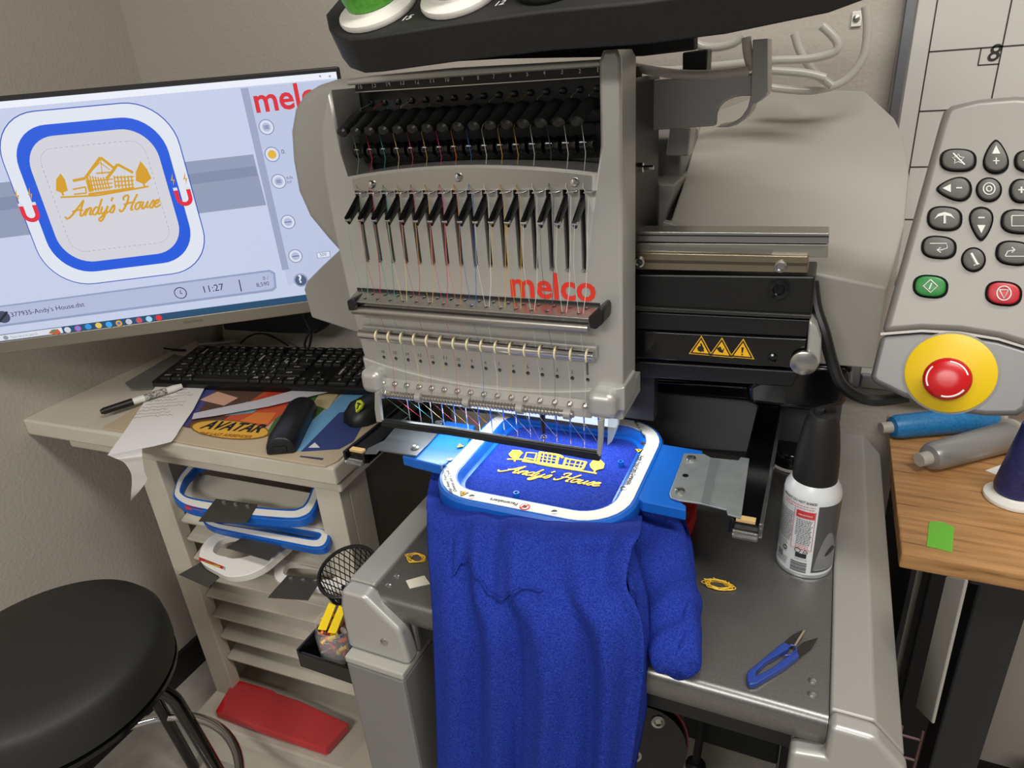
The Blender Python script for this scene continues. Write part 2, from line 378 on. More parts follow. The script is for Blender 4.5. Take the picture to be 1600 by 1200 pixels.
for i, q in enumerate(((1095, 544), (1127, 547), (1160, 549))):
    a = py(q, .7312); s = .0105
    tri = lambda k: [a + V(x * s * k, 0, z * s * k) for x, z in ((0, 1.15), (-1, -.62), (1, -.62))]
    w = MB().prism(tri(1.25), (0, .0004, 0), 0).prism([p - V(0, .0003, 0) for p in tri(1.1)], (0, .0003, 0), 1).prism([p - V(0, .0006, 0) for p in tri(.85)], (0, .0003, 0), 0)
    if i == 2: w.prism([a + V(x, -.0009, z) for x, z in ((-.0013, .005), (.0013, .005), (.0006, -.0015), (-.0006, -.0015))], (0, .0003, 0), 1); w.prism([a + V(x, -.0009, z) for x, z in ((-.0008, -.0027), (.0008, -.0027), (.0008, -.0043), (-.0008, -.0043))], (0, .0003, 0), 1)
    elif i == 1: w.prism([a + V(x, -.0009, z) for x, z in ((-.005, .002), (-.001, .0045), (.001, 0), (.0035, .0035), (.002, -.003), (-.002, -.002))], (0, .0003, 0), 1)
    else: w.lathe([(.0038, 0), (.0038, .0003)], a + V(0, -.0006, -.0005), (0, -1, 0), 7, 1); w.prism([a + V(x, -.001, z) for x, z in ((-.001, .006), (.001, .006), (.004, -.003), (.003, -.004))], (0, .0003, 0), 1)
    w.build('warning_sticker', [YWARN, INK], mc, 0)
cab = [py(p, Y) for p, Y in (((1270, 440), .77), ((1275, 480), .76), ((1288, 520), .75), ((1300, 565), .745), ((1314, 600), .74), ((1342, 620), .74), ((1372, 626), .74), ((1420, 620), .74))]
tag(MB().tube(smooth_path(cab, 5), .0062, 10).build('power_cable', BLACK, None), 'thick black cable curving from the end of the machine beam to the keypad', 'cable')
# ---- needle head: cheeks and housing
cheek = [(520, 124), (492, 133), (470, 147), (456, 170), (450, 205), (453, 250), (462, 300), (480, 340), (508, 374), (527, 395), (542, 450), (560, 520), (575, 585), (640, 590), (640, 115)]
P(cheek, .712, .10, 'left_cover', SILVER2, .012, seg=4)
P([(527, 393), (500, 418), (478, 440), (474, 452), (486, 497), (562, 522), (650, 530), (650, 395)], .775, .15, 'arm_cover', SILVER2, .004)
MB().box((-.545, .712, 1.05), (-.20, .80, 1.365)).build('head_core', BLACKM, mc, 0)
XI = lambda i: -.223 - .01807 * (i - 1)
YF = .655
xo0, xo1, xi0, xi1 = -.533, -.183, -.508, -.204
def bow(x): return 1.2745 + .0105 * (1 - ((x + .354) / .152) ** 2)
outer = [V(-.519, YF, 1.008)] + [V(xo0 + .006, YF, 1.06), V(xo0, YF, 1.12), V(xo0 - .004, YF, 1.22), V(xo0 - .004, YF, 1.28), V(xo0 + .004, YF, 1.33), V(xi0 - .006, YF, 1.362), V(xi0, YF, 1.366)]
inner = [V(xi0, YF, 1.30), V(-.503, YF, 1.276)] + [V(lerp(-.503, -.207, t / 14), YF, bow(lerp(-.503, -.207, t / 14))) for t in range(15)] + [V(xi1, YF, 1.30), V(xi1, YF, 1.372)]
right = [V(xi1 + .004, YF, 1.381), V(xo1 - .004, YF, 1.381), V(xo1, YF, 1.374), V(xo1, YF, 1.02), V(xo1, YF, 1.008)]
# front plate with sixteen real slots, cut by building it in vertical strips
fp_pts = outer + inner + right
fm = MB().prism(fp_pts, (0, .052, 0))
face = fm.build('front_cover', SILVER, mc, 35)
cut = MB()
for i in range(1, 17):
    x = XI(i); r = .0027
    pts = [V(x + r * math.cos(t), YF - .02, 1.266 + r * math.sin(t)) for t in (0, .5, 1.05, 1.57, 2.09, 2.64, 3.14)] + [V(x - r * math.cos(t), YF - .02, 1.1785 - r * math.sin(t)) for t in (0, .5, 1.05, 1.57, 2.09, 2.64, 3.14)]
    cut.prism(pts, (0, .036, 0))
    cut.lathe([(.0024, 0), (.0024, .04)], V(x, YF - .02, 1.0525), (0, 1, 0), 10)
cutter = cut.build('slot_cutter', BLACKM, None, 0)
bm_ = face.modifiers.new('cut', 'BOOLEAN'); bm_.object = cutter; bm_.operation = 'DIFFERENCE'; bm_.solver = 'EXACT'
dg = bpy.context.evaluated_depsgraph_get(); dg.update()
me2 = bpy.data.meshes.new_from_object(face.evaluated_get(dg)); face.modifiers.clear(); face.data = me2
face.data.materials.clear(); face.data.materials.append(SILVER)
for p_ in face.data.polygons: p_.material_index = 0
face.data.set_sharp_from_angle(angle=math.radians(35))
bpy.data.objects.remove(cutter)
bv = face.modifiers.new('bevel', 'BEVEL'); bv.width = .009; bv.segments = 4; bv.limit_method = 'WEIGHT'
at_ = face.data.attributes.new('bevel_weight_edge', 'FLOAT', 'EDGE')
fo = Vector(ABS[face.name])
for e in face.data.edges:
    a, b = (face.data.vertices[i].co + fo for i in e.vertices)
    if abs(a.y - YF) < 1e-4 and abs(b.y - YF) < 1e-4:
        for s_, t_ in list(zip(outer, outer[1:])) + list(zip(right, right[1:])) + [(inner[-1], right[0]), (outer[-1], inner[0])] + list(zip(inner[-3:], inner[-2:])):
            if ((a - s_).length < 1e-4 and (b - t_).length < 1e-4) or ((b - s_).length < 1e-4 and (a - t_).length < 1e-4): at_.data[e.index].value = 1
# black insert that puts shade inside the slots
MB().box((-.498, .6625, 1.176), (-.219, .700, 1.2685)).build('slot_shade', mat('slot_shade_black', '#0A0A0A', .7), mc, 0)
# slot rims of bright metal at the foot of every slot
rimm = MB()
for i in range(1, 17):
    x = XI(i); o_ = MB().tube([V(x + .0027 * math.cos(t), YF - .0003, 1.1785 - .0027 * math.sin(t)) for t in [k * math.pi / 8 for k in range(9)]], .0007, 6)
    if i == 1: rim0 = o_.build('slot_rim', CHROME, mc)
    else: clone(rim0, Vector(ABS[rim0.name]) + V(XI(i) - XI(1), 0, 0), mc)
# curved polished strip under the tension wheels with three screws
strip = [V(x, YF - .0015, bow(x) - .0035) for x in [lerp(-.497, -.213, t / 14) for t in range(15)]]
st = MB().prism(strip + [V(-.213, YF - .0015, 1.2595), V(-.497, YF - .0015, 1.2595)], (0, .0014, 0)).build('guide_strip', STEEL, mc, 0)
for q in ((581, 288), (716, 277), (898, 285)):
    MB().lathe([(.0048, 0), (.0048, .0015), (.0036, .0035), (.001, .0042)], py(q, YF - .0015), (0, -1, 0), 14).build('screw', CHROME, st)
# recess with number label, tension levers and wheels
rec = MB().box((-.512, .71, 1.27), (-.20, .722, 1.372)).build('tension_recess', BLACK, mc, 0)
MB().prism([py(p, .672) for p in ((540, 124), (580, 118), (706, 106), (830, 99), (944, 92), (962, 92), (962, 104), (943, 104.5), (800, 114), (680, 123), (552, 133), (540, 134))], (0, .05, 0)).build('top_bar', SILVER, mc, 35, .003, 3)
lab = MB().prism([py(p, .69) for p in ((555, 133), (943, 103), (942, 118), (555, 143))], (0, .012, 0))
lab = lab.build('number_label', BLACK, mc, 0)
nums = MB()
c1x = lambda x, y: (500 + x / 3.2, y / 3.2)
for n, x, y in ((16, 203, 445), (15, 272, 438), (14, 343, 431), (13, 413, 424), (12, 487, 420), (11, 561, 414), (10, 637, 409), (9, 713, 404), (8, 791, 399), (7, 870, 393), (6, 953, 387), (5, 1036, 381), (4, 1122, 375), (3, 1210, 371), (2, 1299, 366), (1, 1389, 361)):
    w = 10 if n > 9 else 5
    if n == 1: w = 2.5
    a = py(c1x(x - w, y), .6895); b = py(c1x(x + w, y), .6895); b.z = a.z
    add_text(nums, str(n), a, b, (0, 0, 1), bold=.01, ys=1.25)
nums.build('numbers', PAPER, lab, 0)
MB().prism([py(p, .688) for p in ((555, 143.5), (943, 118.5), (943, 120), (555, 145))], (0, .014, 0)).build('label_trim', STEEL, mc, 0)
TC = ['#6E9B6A', '#B8304A', '#2E8C86', '#CDBB7A', '#B03A55', '#C7A254', '#C93072', '#C77A2E', '#2F5FA8', '#D8D4C8', '#C9A13A', '#C2A02E', '#C9C8C4', '#4A4A4C', '#D0CFCB', '#C8C7C3'][::-1]
TM = [mat('thread_%s' % h[1:].lower(), h, .5) for h in TC]
lev0 = wh0 = gd0 = tk0 = nd0 = sc0 = cl0 = ey0 = None
for i in range(1, 17):
    d = V(XI(i) - XI(1), 0, 0); x1 = XI(1)
    if i == 1:
        pth = [V(x1 + .001, .700, 1.334), V(x1 + .0005, .688, 1.337), V(x1, .676, 1.335), V(x1 - .0005, .664, 1.330), V(x1 - .001, .654, 1.3255), V(x1 - .0015, .645, 1.322)]
        lev0 = MB().tube(smooth_path(pth, 3), [.0070] * 4 + [.0078] * 4 + [.0074] * 2 + [.0066] * 2 + [.0070] * 2 + [.0072, .0045], 12, flat=.72).build('tension_lever', mat('lever_black', '#1B1B1A', .35), mc)
        wh0 = MB().lathe([(.006, -.0078), (.0085, -.007), (.0085, -.004), (.007, -.001), (.007, .001), (.0085, .004), (.0085, .007), (.006, .0078)], V(x1, .678, 1.300), (1, 0, 0), 18).build('tension_wheel', BLACKG, mc)
        ey0 = MB().lathe([(.0022, 0), (.0034, .001), (.0034, .003), (.0018, .0035)], V(x1, .71, 1.3485), (0, -1, 0), 12).build('thread_eye', BLACKG, mc)
        gd0 = MB().prism([V(x1 + .0035, YF, 1.2575), V(x1 + .0145, YF, 1.2575), V(x1 + .013, YF - .012, 1.2575), V(x1 + .005, YF - .012, 1.2575)], (0, 0, .0012)).build('thread_guide', CHROME, mc, 0, .0004)
        tk = [V(x1, .678, 1.262), V(x1, .668, 1.255), V(x1, .652, 1.245), V(x1, .640, 1.2375), V(x1, .629, 1.2305)]
        tkm = MB().tube(tk, [.0078, .0078, .0072, .0064, .0060], 12, flat=.40, up=(1, 0, 0))
        tk0 = tkm.build('take_up_lever', BLACKG, mc, 60)
        ty0 = MB().lathe([(.0010, -.0030), (.0020, -.0030), (.0020, .0030), (.0010, .0030)], V(x1, .6300, 1.2314), (1, 0, 0), 12).build('lever_eye', CHROME, tk0)
        nd0 = MB().lathe([(.0011, 0), (.0011, .022), (.0009, .026), (.0007, .056), (.0001, .062)], V(x1, .690, 1.003), (0, 0, -1), 8).build('needle', CHROME, mc)
        sc0 = MB().lathe([(.0032, 0), (.0032, .002), (.0020, .0025), (.0016, .0012)], V(x1, .6445, 1.0255), (0, -1, .5), 12).build('clamp_screw', STEEL, mc)
    else:
        A = lambda o: Vector(ABS[o.name]) + d
        clone(lev0, A(lev0), mc); clone(wh0, A(wh0), mc); clone(ey0, A(ey0), mc); clone(gd0, A(gd0), mc)
        t2 = clone(tk0, A(tk0), mc); clone(ty0, A(ty0), t2)
        clone(nd0, A(nd0) + V(0, 0, -.02 if i == 5 else 0), mc); clone(sc0, A(sc0) + V(0, 0, -.00024 * (i - 1)), mc)
    x = XI(i)
    jig = random.uniform(-.002, .002)
    path = [V(x, .708, 1.3485), V(x - .002, .69, 1.344), V(x - .003, .668, 1.318), V(x, .6685, 1.292), V(x + .002, .6515, 1.262), V(x + .009, .6465, 1.254), V(x + .006, .640, 1.16), V(x + .003 + jig, .6395, 1.135)]
    path2 = [V(x, .6285, 1.2305), V(x - .003 + jig, .632, 1.19), V(x - .002, .638, 1.135), V(x - .001, .640, 1.11), V(x + jig, .644, 1.088), V(x, .6475, 1.05), V(x, .640, 1.005), V(x, .689, .952 if i != 5 else .935)]
    tm = MB().tube(path, .00034, 5).build('thread', TM[i - 1], mc)
    MB().tube(path2, .00022, 5).build('thread', TM[i - 1], mc)
MB().box((-.512, .694, 1.284), (-.20, .712, 1.318)).build('wheel_block', BLACKM, mc, 0, .003)
# small hole numbers
hn = MB()
for i in range(1, 17):
    s_ = str(i); w = .0022 if i > 9 else .0011
    add_text(hn, s_, (XI(i) - w, YF - .0003, 1.0585), (XI(i) + w, YF - .0003, 1.0585), (0, 0, 1))
tag(hn.build('hole_numbers', mat('grey_print', '#55534E', .6), mc, 0), kind='stuff')
# maker's lettering in red
lg = MB(); a = py((799, 466), YF - .0004); b = py((931, 464), YF - .0004); b.z = a.z = (a.z + b.z) / 2 - .001
add_text(lg, 'melco', a, b, (0, 0, 1), bold=.022, ys=1.0)
tag(lg.build('lettering', REDINK, mc, 0), label='red melco lettering on the front cover')
# upper thread guide plate with holes, its rod and black ends
gp = MB().prism([V(-.517, YF, 1.1385), V(-.208, YF, 1.1385), V(-.210, YF - .024, 1.1325), V(-.516, YF - .024, 1.1325)], (0, 0, .0016)).build('guide_plate', STEEL, mc, 0, .0004)
MB().box((-.517, YF - .001, 1.1385), (-.207, YF + .001, 1.143)).build('guide_plate_edge', BLACKM, mc, 0)
h0 = None
for i in range(1, 17):
    for k, (dx, dy) in enumerate(((.003, -.006), (-.002, -.016))):
        c = V(XI(i) + dx, YF + dy, 1.1401 - .0060 * (-dy) / .024 + .0004)
        if h0 is None: h0 = MB().lathe([(.0011, 0), (.0024, .0004), (.0011, .0010)], c, (0, 0, 1), 10).build('guide_eyelet', CHROME, gp); hc = c
        else: clone(h0, Vector(ABS[h0.name]) + (c - hc), gp)
MB().cyl((-.514, YF - .018, 1.121), (-.214, YF - .018, 1.121), .0058, 14).build('upper_rod', STEEL, mc)
P([(541, 470), (551, 466), (556, 476), (552, 486), (544, 486)], YF - .028, .03, 'rod_end', BLACK, .002)
P([(918, 497), (938, 480), (943, 486), (942, 506), (930, 516), (921, 513)], YF - .028, .03, 'rod_end', BLACK, .002)
# lower thread bar with ceramic clips
MB().box((-.516, YF - .006, 1.080), (-.210, YF, 1.096)).build('lower_bar', SILVER2, mc, 0, .002)
MB().cyl((-.517, YF - .010, 1.086), (-.212, YF - .010, 1.086), .0062, 14).build('lower_rod', CHROME, mc)
for i in range(1, 17):
    if i == 1: cl0 = MB().tube([V(XI(1) + .004, YF - .010 + .0072 * math.cos(t), 1.086 + .0072 * math.sin(t)) for t in [.6 + k * .42 for k in range(9)]], .0011, 6).build('thread_clip', mat('cream_plastic', '#D9CFA8', .5), mc)
    else: clone(cl0, Vector(ABS[cl0.name]) + V(XI(i) - XI(1), 0, 0), mc)
# chin: bowed lower cover with rounded corner bosses
ch = MB()
top = [V(x, YF - .004, 1.0305 + .020 * ((x + .352) / .17) ** 2) for x in [lerp(-.526, -.180, t / 16) for t in range(17)]]
bot = [V(-.180, YF - .004, 1.020), V(-.214, YF - .004, 1.0165), V(-.490, YF - .004, 1.0105), V(-.524, YF - .004, 1.007)]
ch.prism(top + bot, (0, .05, 0)); ch.build('chin_cover', SILVER, mc, 35, .003)
sl = MB().prism([V(-.50, YF - .004, 1.026), V(-.50, YF - .004, 1.010), V(-.50, YF - .014, 1.008), V(-.50, YF - .012, 1.018)], (.285, 0, .004)).build('needle_clamp_ledge', SILVER2, mc, 0, .001)
for x0, x1, zo in ((-.523, -.492, 1.0075), (-.220, -.186, 1.0145)):
    MB().box((x0, YF - .022, zo), (x1, YF + .03, zo + .033)).build('corner_boss', SILVER, mc, 35, .0105, 4)
MB().cyl((-.495, YF - .014, 1.008), (-.236, YF - .014, 1.0145), .0042, 14).build('spring_rod', STEEL, mc)
sp = MB().tube([V(-.49 + k * .0006, YF - .014 + .0048 * math.cos(k * .9), 1.008 + k * .000016 + .0048 * math.sin(k * .9)) for k in range(400)], .0006, 4)
sp.build('spring', STEEL, mc)
r0 = None
for x in (-.497, -.440, -.372, -.302, -.243):
    if r0 is None: r0 = MB().lathe([(.0052, -.004), (.0068, -.004), (.0068, .004), (.0052, .004)], V(x, YF - .014, 1.008), (1, 0, 0), 16).build('rod_ring', SILVER2, mc); x00 = x
    else: clone(r0, Vector(ABS[r0.name]) + V(x - x00, 0, .025 * (x - x00)), mc)
# lamp strip behind the needles, guard bar and its arms
P([(622, 607), (700, 618), (800, 632), (880, 643), (962, 654), (962, 669), (880, 658), (800, 647), (700, 633), (622, 622)], .738, .01, 'lamp_strip', mat('led_strip', '#DDEFF8', emit=1.0))
P([(622, 622), (800, 647), (962, 669), (962, 674), (800, 652), (622, 627)], .737, .012, 'lamp_edge', BLACK)
MB().box((-.50, .7, 1.0045), (-.185, .74, 1.03)).build('lamp_housing', SILVER2, mc, 0); MB().box((-.52, .749, .96), (-.17, .77, 1.03)).build('lamp_mount', BLACKM, mc, 0)
gb0 = pz((594, 657), .967); gb1 = pz((938, 714), .967)
MB().prism([py(p, .63) for p in ((597, 657), (700, 670), (820, 690), (938, 708), (937, 722), (820, 701), (700, 681), (594, 667))], (0, .008, 0)).build('guard_bar', BLACK, mc, 0, .002)
P([(585, 614), (591, 613), (594, 640), (596, 660), (588, 660), (585, 640)], .63, .006, 'guard_arm', SILVER2, .001)
P([(934, 657), (943, 655), (941, 690), (938, 714), (932, 712), (934, 680)], .63, .006, 'guard_arm', SILVER2, .001)
P([(950, 655), (968, 648), (966, 665), (956, 690), (949, 696)], .66, .004, 'finger_shield', mat('shield_clear', '#E6EEF0', .1, alpha=.35, spec=.8), 0)
MB().tube([V(XI(5), .690, .985), V(XI(5), .690, .955)], [.004, .0028], 8).tube([V(XI(5) + .004 * math.cos(t), .690 + .004 * math.sin(t), .949) for t in [k * math.pi / 6 for k in range(12)]], .0009, 5, closed=True).build('presser_foot', BLACK, mc)
# right side plate with a nut
MB().box((-.204, .708, 1.185), (-.187, .83, 1.355)).build('head_side_plate', BLACK, mc, 0, .003)
MB().lathe([(.0055, 0), (.0055, .005), (.0025, .005), (.0025, .016)], V(-.187, .735, 1.268), (1, 0, 0), 6).build('side_nut', CHROME, mc)
# pantograph arms that carry the hoop
for x0, x1 in ((-.0575, -.0245), (-.547, -.513)):
    ar = MB().box((x0, .61, .916), (x1, .975, .931)).build('hoop_arm', BLACKG, mc, 0, .002)
    MB().box((x0, .604, .920), (x0 + .004, .95, .934)).build('arm_lip', BLACKG, ar, 0, .001)
    MB().box((x1 - .004, .604, .920), (x1, .95, .934)).build('arm_lip', CLEAR if x0 > -.3 else BLACKG, ar, 0, .001)
    MB().box((x0 + .004, .600, .917), (x1 - .004, .61, .9225)).build('arm_tip', CLEAR, ar, 0, .001)
    MB().box((x0 + .006, .611, .931), (x1 - .008, .619, .934)).build('arm_marker', mat('tan_tape', '#C9A86E', .6), ar, 0)
for q in ((1160, 605), (1208, 612)):
    c = pz(q, .931); MB().lathe([(.0075, 0), (.0075, .012), (.011, .014), (.011, .021), (.0085, .022), (.007, .019)], c, (0, 0, 1), 20).build('thumb_screw', STEEL, mc)
MB().box((-.55, .93, .912), (-.02, .96, .929)).build('carriage', BLACK, mc, 0, .003)
# cylinder arm below the hoop
MB().box((-.325, .66, .855), (-.285, .93, .910)).build('lower_arm', SILVER2, mc, 0, .008)
lm = area_light('work_lamp', (-.34, .70, .984), (-.33, .66, .90), .28, .016, .55, (.88, .96, 1.0))
# ---- thread tray on top: a tilted slab
T0 = V(-.25, .585, 1.4185); Tn = V(0, -.50, .866).normalized(); Tu = V(1, 0, 0); Tv = Tn.cross(Tu).normalized()
def tr(p): return pp(p, T0, Tn)
front = [tr(p) for p in ((508, 22), (512, 42), (522, 54), (545, 61), (575, 58), (700, 38), (850, 17), (1000, 3))]
xr = [front[-1] + V(.10, .012, .007) , ]
F0 = front[-1]
poly = front + [F0 + Tu * .06 + Tv * .004, F0 + Tu * .13 + Tv * .02, F0 + Tu * .19 + Tv * .055, F0 + Tu * .21 + Tv * .11, F0 + Tu * .17 + Tv * .2, front[4] + Tv * .24, front[0] + Tv * .2 + Tu * .03, front[0] + Tv * .1]
ty = MB().prism(poly, -Tn * .034).build('thread_tray', mat('tray_black', '#1D1D1C', .62, bump=(500, .15, .001)), mc, 35, .003)
tx = MB()
for s_, a, b in (('15', (628, 33), (641, 30)), ('12', (773, 10), (787, 7))):
    add_text(tx, s_, tr(a) + Tn * .0004, tr(b) + Tn * .0004, Tv, bold=.02, shear=.2)
tx.build('tray_numbers', PAPER, ty, 0)
P([(612, 80), (1000, 52), (1085, 52), (1085, 78), (1000, 88), (780, 92), (640, 100)], .74, .02, 'tray_rail', BLACKM, .002)
def cone(name, c, ax, r0, r1, h, base, thread, label, cat='thread cone', group=None, cap=True):
    t = thing(name, label, cat, c, group); ax = Vector(ax).normalized()
    MB().lathe([(r0 * 1.42, .0005), (r0 * 1.45, .003), (r0 * 1.42, .0055), (r0 * 1.05, .009), (r0 * 1.0, .011)], c, ax, 28).build('cone_base', base, t)
    MB().lathe([(r0, .0115), (r0 * 1.06, .02), (r1 * 1.08, h * .86), (r1, h * .93), (r1 * .7, h * .935)], c, ax, 28).build('thread', thread, t, 50)
    MB().lathe([(r1 * .62, h * .93), (r1 * .62, h), (r1 * .45, h), (r1 * .45, h * .94)], c, ax, 20).build('cone_tip', base, t)
    return t
def thread_mat(name, a, b): return mat(name, a, .38, mix=(b, 240, .35, .7), bump=(500, .3, .001), sheen=.2)
cone('thread_cone', tr((592, 18)), Tn, .026, .013, .12, WHITEP, thread_mat('thread_green', '#4C9B2E', '#5FB43C'), 'green thread cone on a white base at the left end of the black tray')
cone('thread_cone', tr((722, -4)), Tn, .026, .013, .12, WHITEP, thread_mat('thread_white', '#DEDBD2', '#CFCBC0'), 'white thread cone behind the number 12 on the black tray')
cone('thread_cone', tr((866, -26)), Tn, .024, .013, .12, BLACK, thread_mat('thread_black', '#1C1C22', '#26262E'), 'dark thread cone with black base right of the white cone on the tray')
# clear thread hoses
HS = [('looping up the wall to the right', [(1352, 10), (1355, 45), (1348, 90), (1320, 126), (1275, 141), (1230, 140), (1200, 136)], 1.0),
      ('dropping from the tray end into the big loop', [(1241, 52), (1251, 82), (1272, 112), (1300, 134)], .985),
      ('bent like a hook under the tray end', [(1284, 40), (1300, 55), (1309, 70), (1300, 83), (1262, 92), (1200, 95), (1110, 104), (1040, 110), (990, 104)], .95),
      ('crossing flat behind the bracket', [(1290, 122), (1255, 114), (1200, 110)], .95),
      ('sagging as an arc below the tray middle', [(1075, 58), (1095, 72), (1120, 74), (1145, 68), (1162, 56)], .90),
      ('hanging down against the bracket', [(1166, 58), (1168, 80), (1172, 98), (1178, 106)], .80),
      ('lying along the bracket top edge', [(990, 105), (1050, 115), (1105, 117), (1170, 111)], .79)]
for s_, pts, Y in HS:
    tag(MB().tube(smooth_path([py(p, Y) for p in pts], 6), .0048, 14).build('thread_hose', TUBE), 'clear thread hose ' + s_, 'hose')
# ------------------------------------------------------------------ magnetic hoop clamped in the machine
HC = V(-.2765, .673, .935)
def rrv(hx, hy, r, z, n=8, c=HC): return [V(c.x + x, c.y + y, z) for x, y in rr(hx, hy, r, n)]
hp = thing('embroidery_hoop', 'blue magnetic hoop with white warning ring clamped under the needles', 'hoop', (HC.x, HC.y, .905))
prof = [(.1205, .910), (.1220, .914), (.1220, .930), (.1195, .934), (.0985, .934), (.0965, .931), (.0955, .922), (.0905, .9215), (.0900, .9175), (.0900, .910)]
ls = [rrv(h, h, max(.012, .062 - (.1220 - h)), z) for h, z in prof]
MB().loops(ls + [ls[0]], 0, False, False).build('frame', HOOPB, hp, 30)
MB().ring(rrv(.1165, .1165, .0565, .9341), rrv(.1005, .1005, .0405, .9341), (0, 0, .0006)).build('warning_ring', STICKER, hp, 0)
# side ears, front tabs
ear = [pz(p, .933) for p in ((1012, 690), (1056, 697), (1098, 704), (1098, 711), (1070, 714), (1047, 772), (1072, 790), (1072, 797), (1004, 783), (985, 770))]
MB().prism(ear, (0, 0, -.014)).build('ear', HOOPB, hp, 0, .0015)
earl = [pz(p, .933) for p in ((628, 712), (645, 717), (690, 728), (722, 712), (742, 664), (697, 657), (657, 702))]
MB().prism(earl, (0, 0, -.014)).build('ear', HOOPB, hp, 0, .0015)
for pts in (((720, 786), (776, 802), (782, 792), (718, 774)), ((814, 805), (832, 820), (868, 826), (888, 812), (884, 800), (820, 796))):
    MB().prism([pz(p, .922) for p in pts], (0, 0, -.014)).build('front_tab', HOOPB, hp, 0, .002)
bk = MB().prism([pz(p, .9365) for p in ((1069, 708), (1100, 709), (1112, 715), (1154, 719), (1157, 714), (1171, 716), (1158, 809), (1137, 803), (1135, 796), (1095, 786), (1060, 781), (1048, 777), (1046, 770))], (0, 0, -.0022)).build('bracket', ZINC, hp, 0, .0006)
MB().prism([pz(p, .9372) for p in ((1110, 716), (1124, 718), (1108, 788), (1096, 785))], (0, 0, -.0006)).build('bend', mat('zinc_dark', '#8E9696', .45, .6), bk, 0)
for q in ((1080, 717), (1062, 768)):
    MB().lathe([(.0058, 0), (.0055, .002), (.003, .0032), (.0012, .0026)], pz(q, .9368), (0, 0, 1), 16).build('screw', STEEL, bk)
MB().lathe([(.0034, 0), (.0034, .0003)], pz((1071, 743), .9368), (0, 0, 1), 14).build('hole', BLACK, bk, 0)
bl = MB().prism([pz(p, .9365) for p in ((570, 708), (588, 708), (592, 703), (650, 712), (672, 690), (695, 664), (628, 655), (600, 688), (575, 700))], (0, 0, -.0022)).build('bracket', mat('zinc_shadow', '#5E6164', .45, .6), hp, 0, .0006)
for q in ((686, 661), (649, 700)):
    MB().lathe([(.0058, 0), (.0055, .002), (.003, .0032), (.0012, .0026)], pz(q, .9368), (0, 0, 1), 16).build('screw', STEEL, bl)
# round magnets and screws in the ring
m0 = None
for q in ((737, 776), (866, 800), (974, 763), (1005, 693), (703, 718)):
    c = pz(q, .9348)
    if m0 is None: m0 = MB().lathe([(.0034, 0), (.0034, .0006), (.0024, .0002)], c, (0, 0, 1), 14).build('ring_magnet', STEEL, hp); mc0 = c
    else: clone(m0, Vector(ABS[m0.name]) + c - mc0, hp)
for q in ((922 - 115, 776), (970, 727)):
    MB().lathe([(.0036, 0), (.0036, .006), (.0022, .006), (.0022, .002)], pz(q, .919), (0, 0, 1), 14).build('post', HOOPB, hp)
# lettering of the ring
rt = MB()
Z = .9349
def rtext(s, a, b, up, bold=.012): add_text(rt, s, pz(a, Z), pz(b, Z), up, bold=bold, ys=1.05)
rtext('Keep Away From Electronic', (708, 772), (690, 724), (-1, -.1, 0))
rtext('Devices and Credit Cards', (714, 768), (697, 724), (-1, -.1, 0))
rtext('Pacemakers', (810, 786), (767, 778), (0, -1, 0), .02)
rtext('U.S. PAT. NOS.', (957, 772), (912, 789), (-.25, -1, 0), 0)
rtext('7,607,399 & 7,918,169', (952, 766), (890, 788), (-.25, -1, 0), 0)
rtext('Keep Away From Computer', (1001, 712), (980, 757), (1, 0, 0))
rtext('Disks and Hard Drives', (996, 711), (976, 757), (1, 0, 0))
rtext('Made in the USA', (990, 658), (1005, 684), (1, .3, 0))
tag(rt.build('ring_lettering', INK, hp, 0), kind='stuff')
for q, rot in (((724, 771), 2.6), ((719, 697), 2.2), ((998, 704), -1.4)):
    c = pz(q, Z); t_ = lambda r, z: [V(c.x + r * math.cos(rot + k * 2.094), c.y + r * math.sin(rot + k * 2.094), z) for k in range(3)]
    MB().prism(t_(.0065, Z), (0, 0, .0003), 1).prism(t_(.0050, Z + .0003), (0, 0, .0002), 0).prism(t_(.0018, Z + .0005), (0, 0, .0002), 1).build('ring_warning', [YWARN, INK], hp, 0)
c = pz((820, 792), Z)
MB().lathe([(.0060, 0), (.0060, .0003)], c, (0, 0, 1), 20, 0).lathe([(.0048, .0004), (.0048, .0006)], c, (0, 0, 1), 20, 1).lathe([(.003, .0006), (.003, .0008)], c, (0, 0, 1), 5, 2).obox(c + V(0, 0, .0009), (.0035, .0035, 0), (-.0005, .0005, 0), (0, 0, .0001), 0).build('heart_sign', [REDINK, STICKER, INK], hp, 0)
fl = MB(); a = pz((971, 650), Z); 
for k in range(4): fl.obox(a + V(.0045, -.003 + k * .0018, .0001), (.005, .001, 0), (0, .0005, 0), (0, 0, .0001), 0)
fl.obox(a + V(.0005, .0, .0002), (.0025, .0005, 0), (0, .0022, 0), (0, 0, .0001), 1)
fl.build('flag_print', [mat('flag_red', '#C05048', .5), mat('flag_blue', '#3A4A8A', .5)], hp, 0)
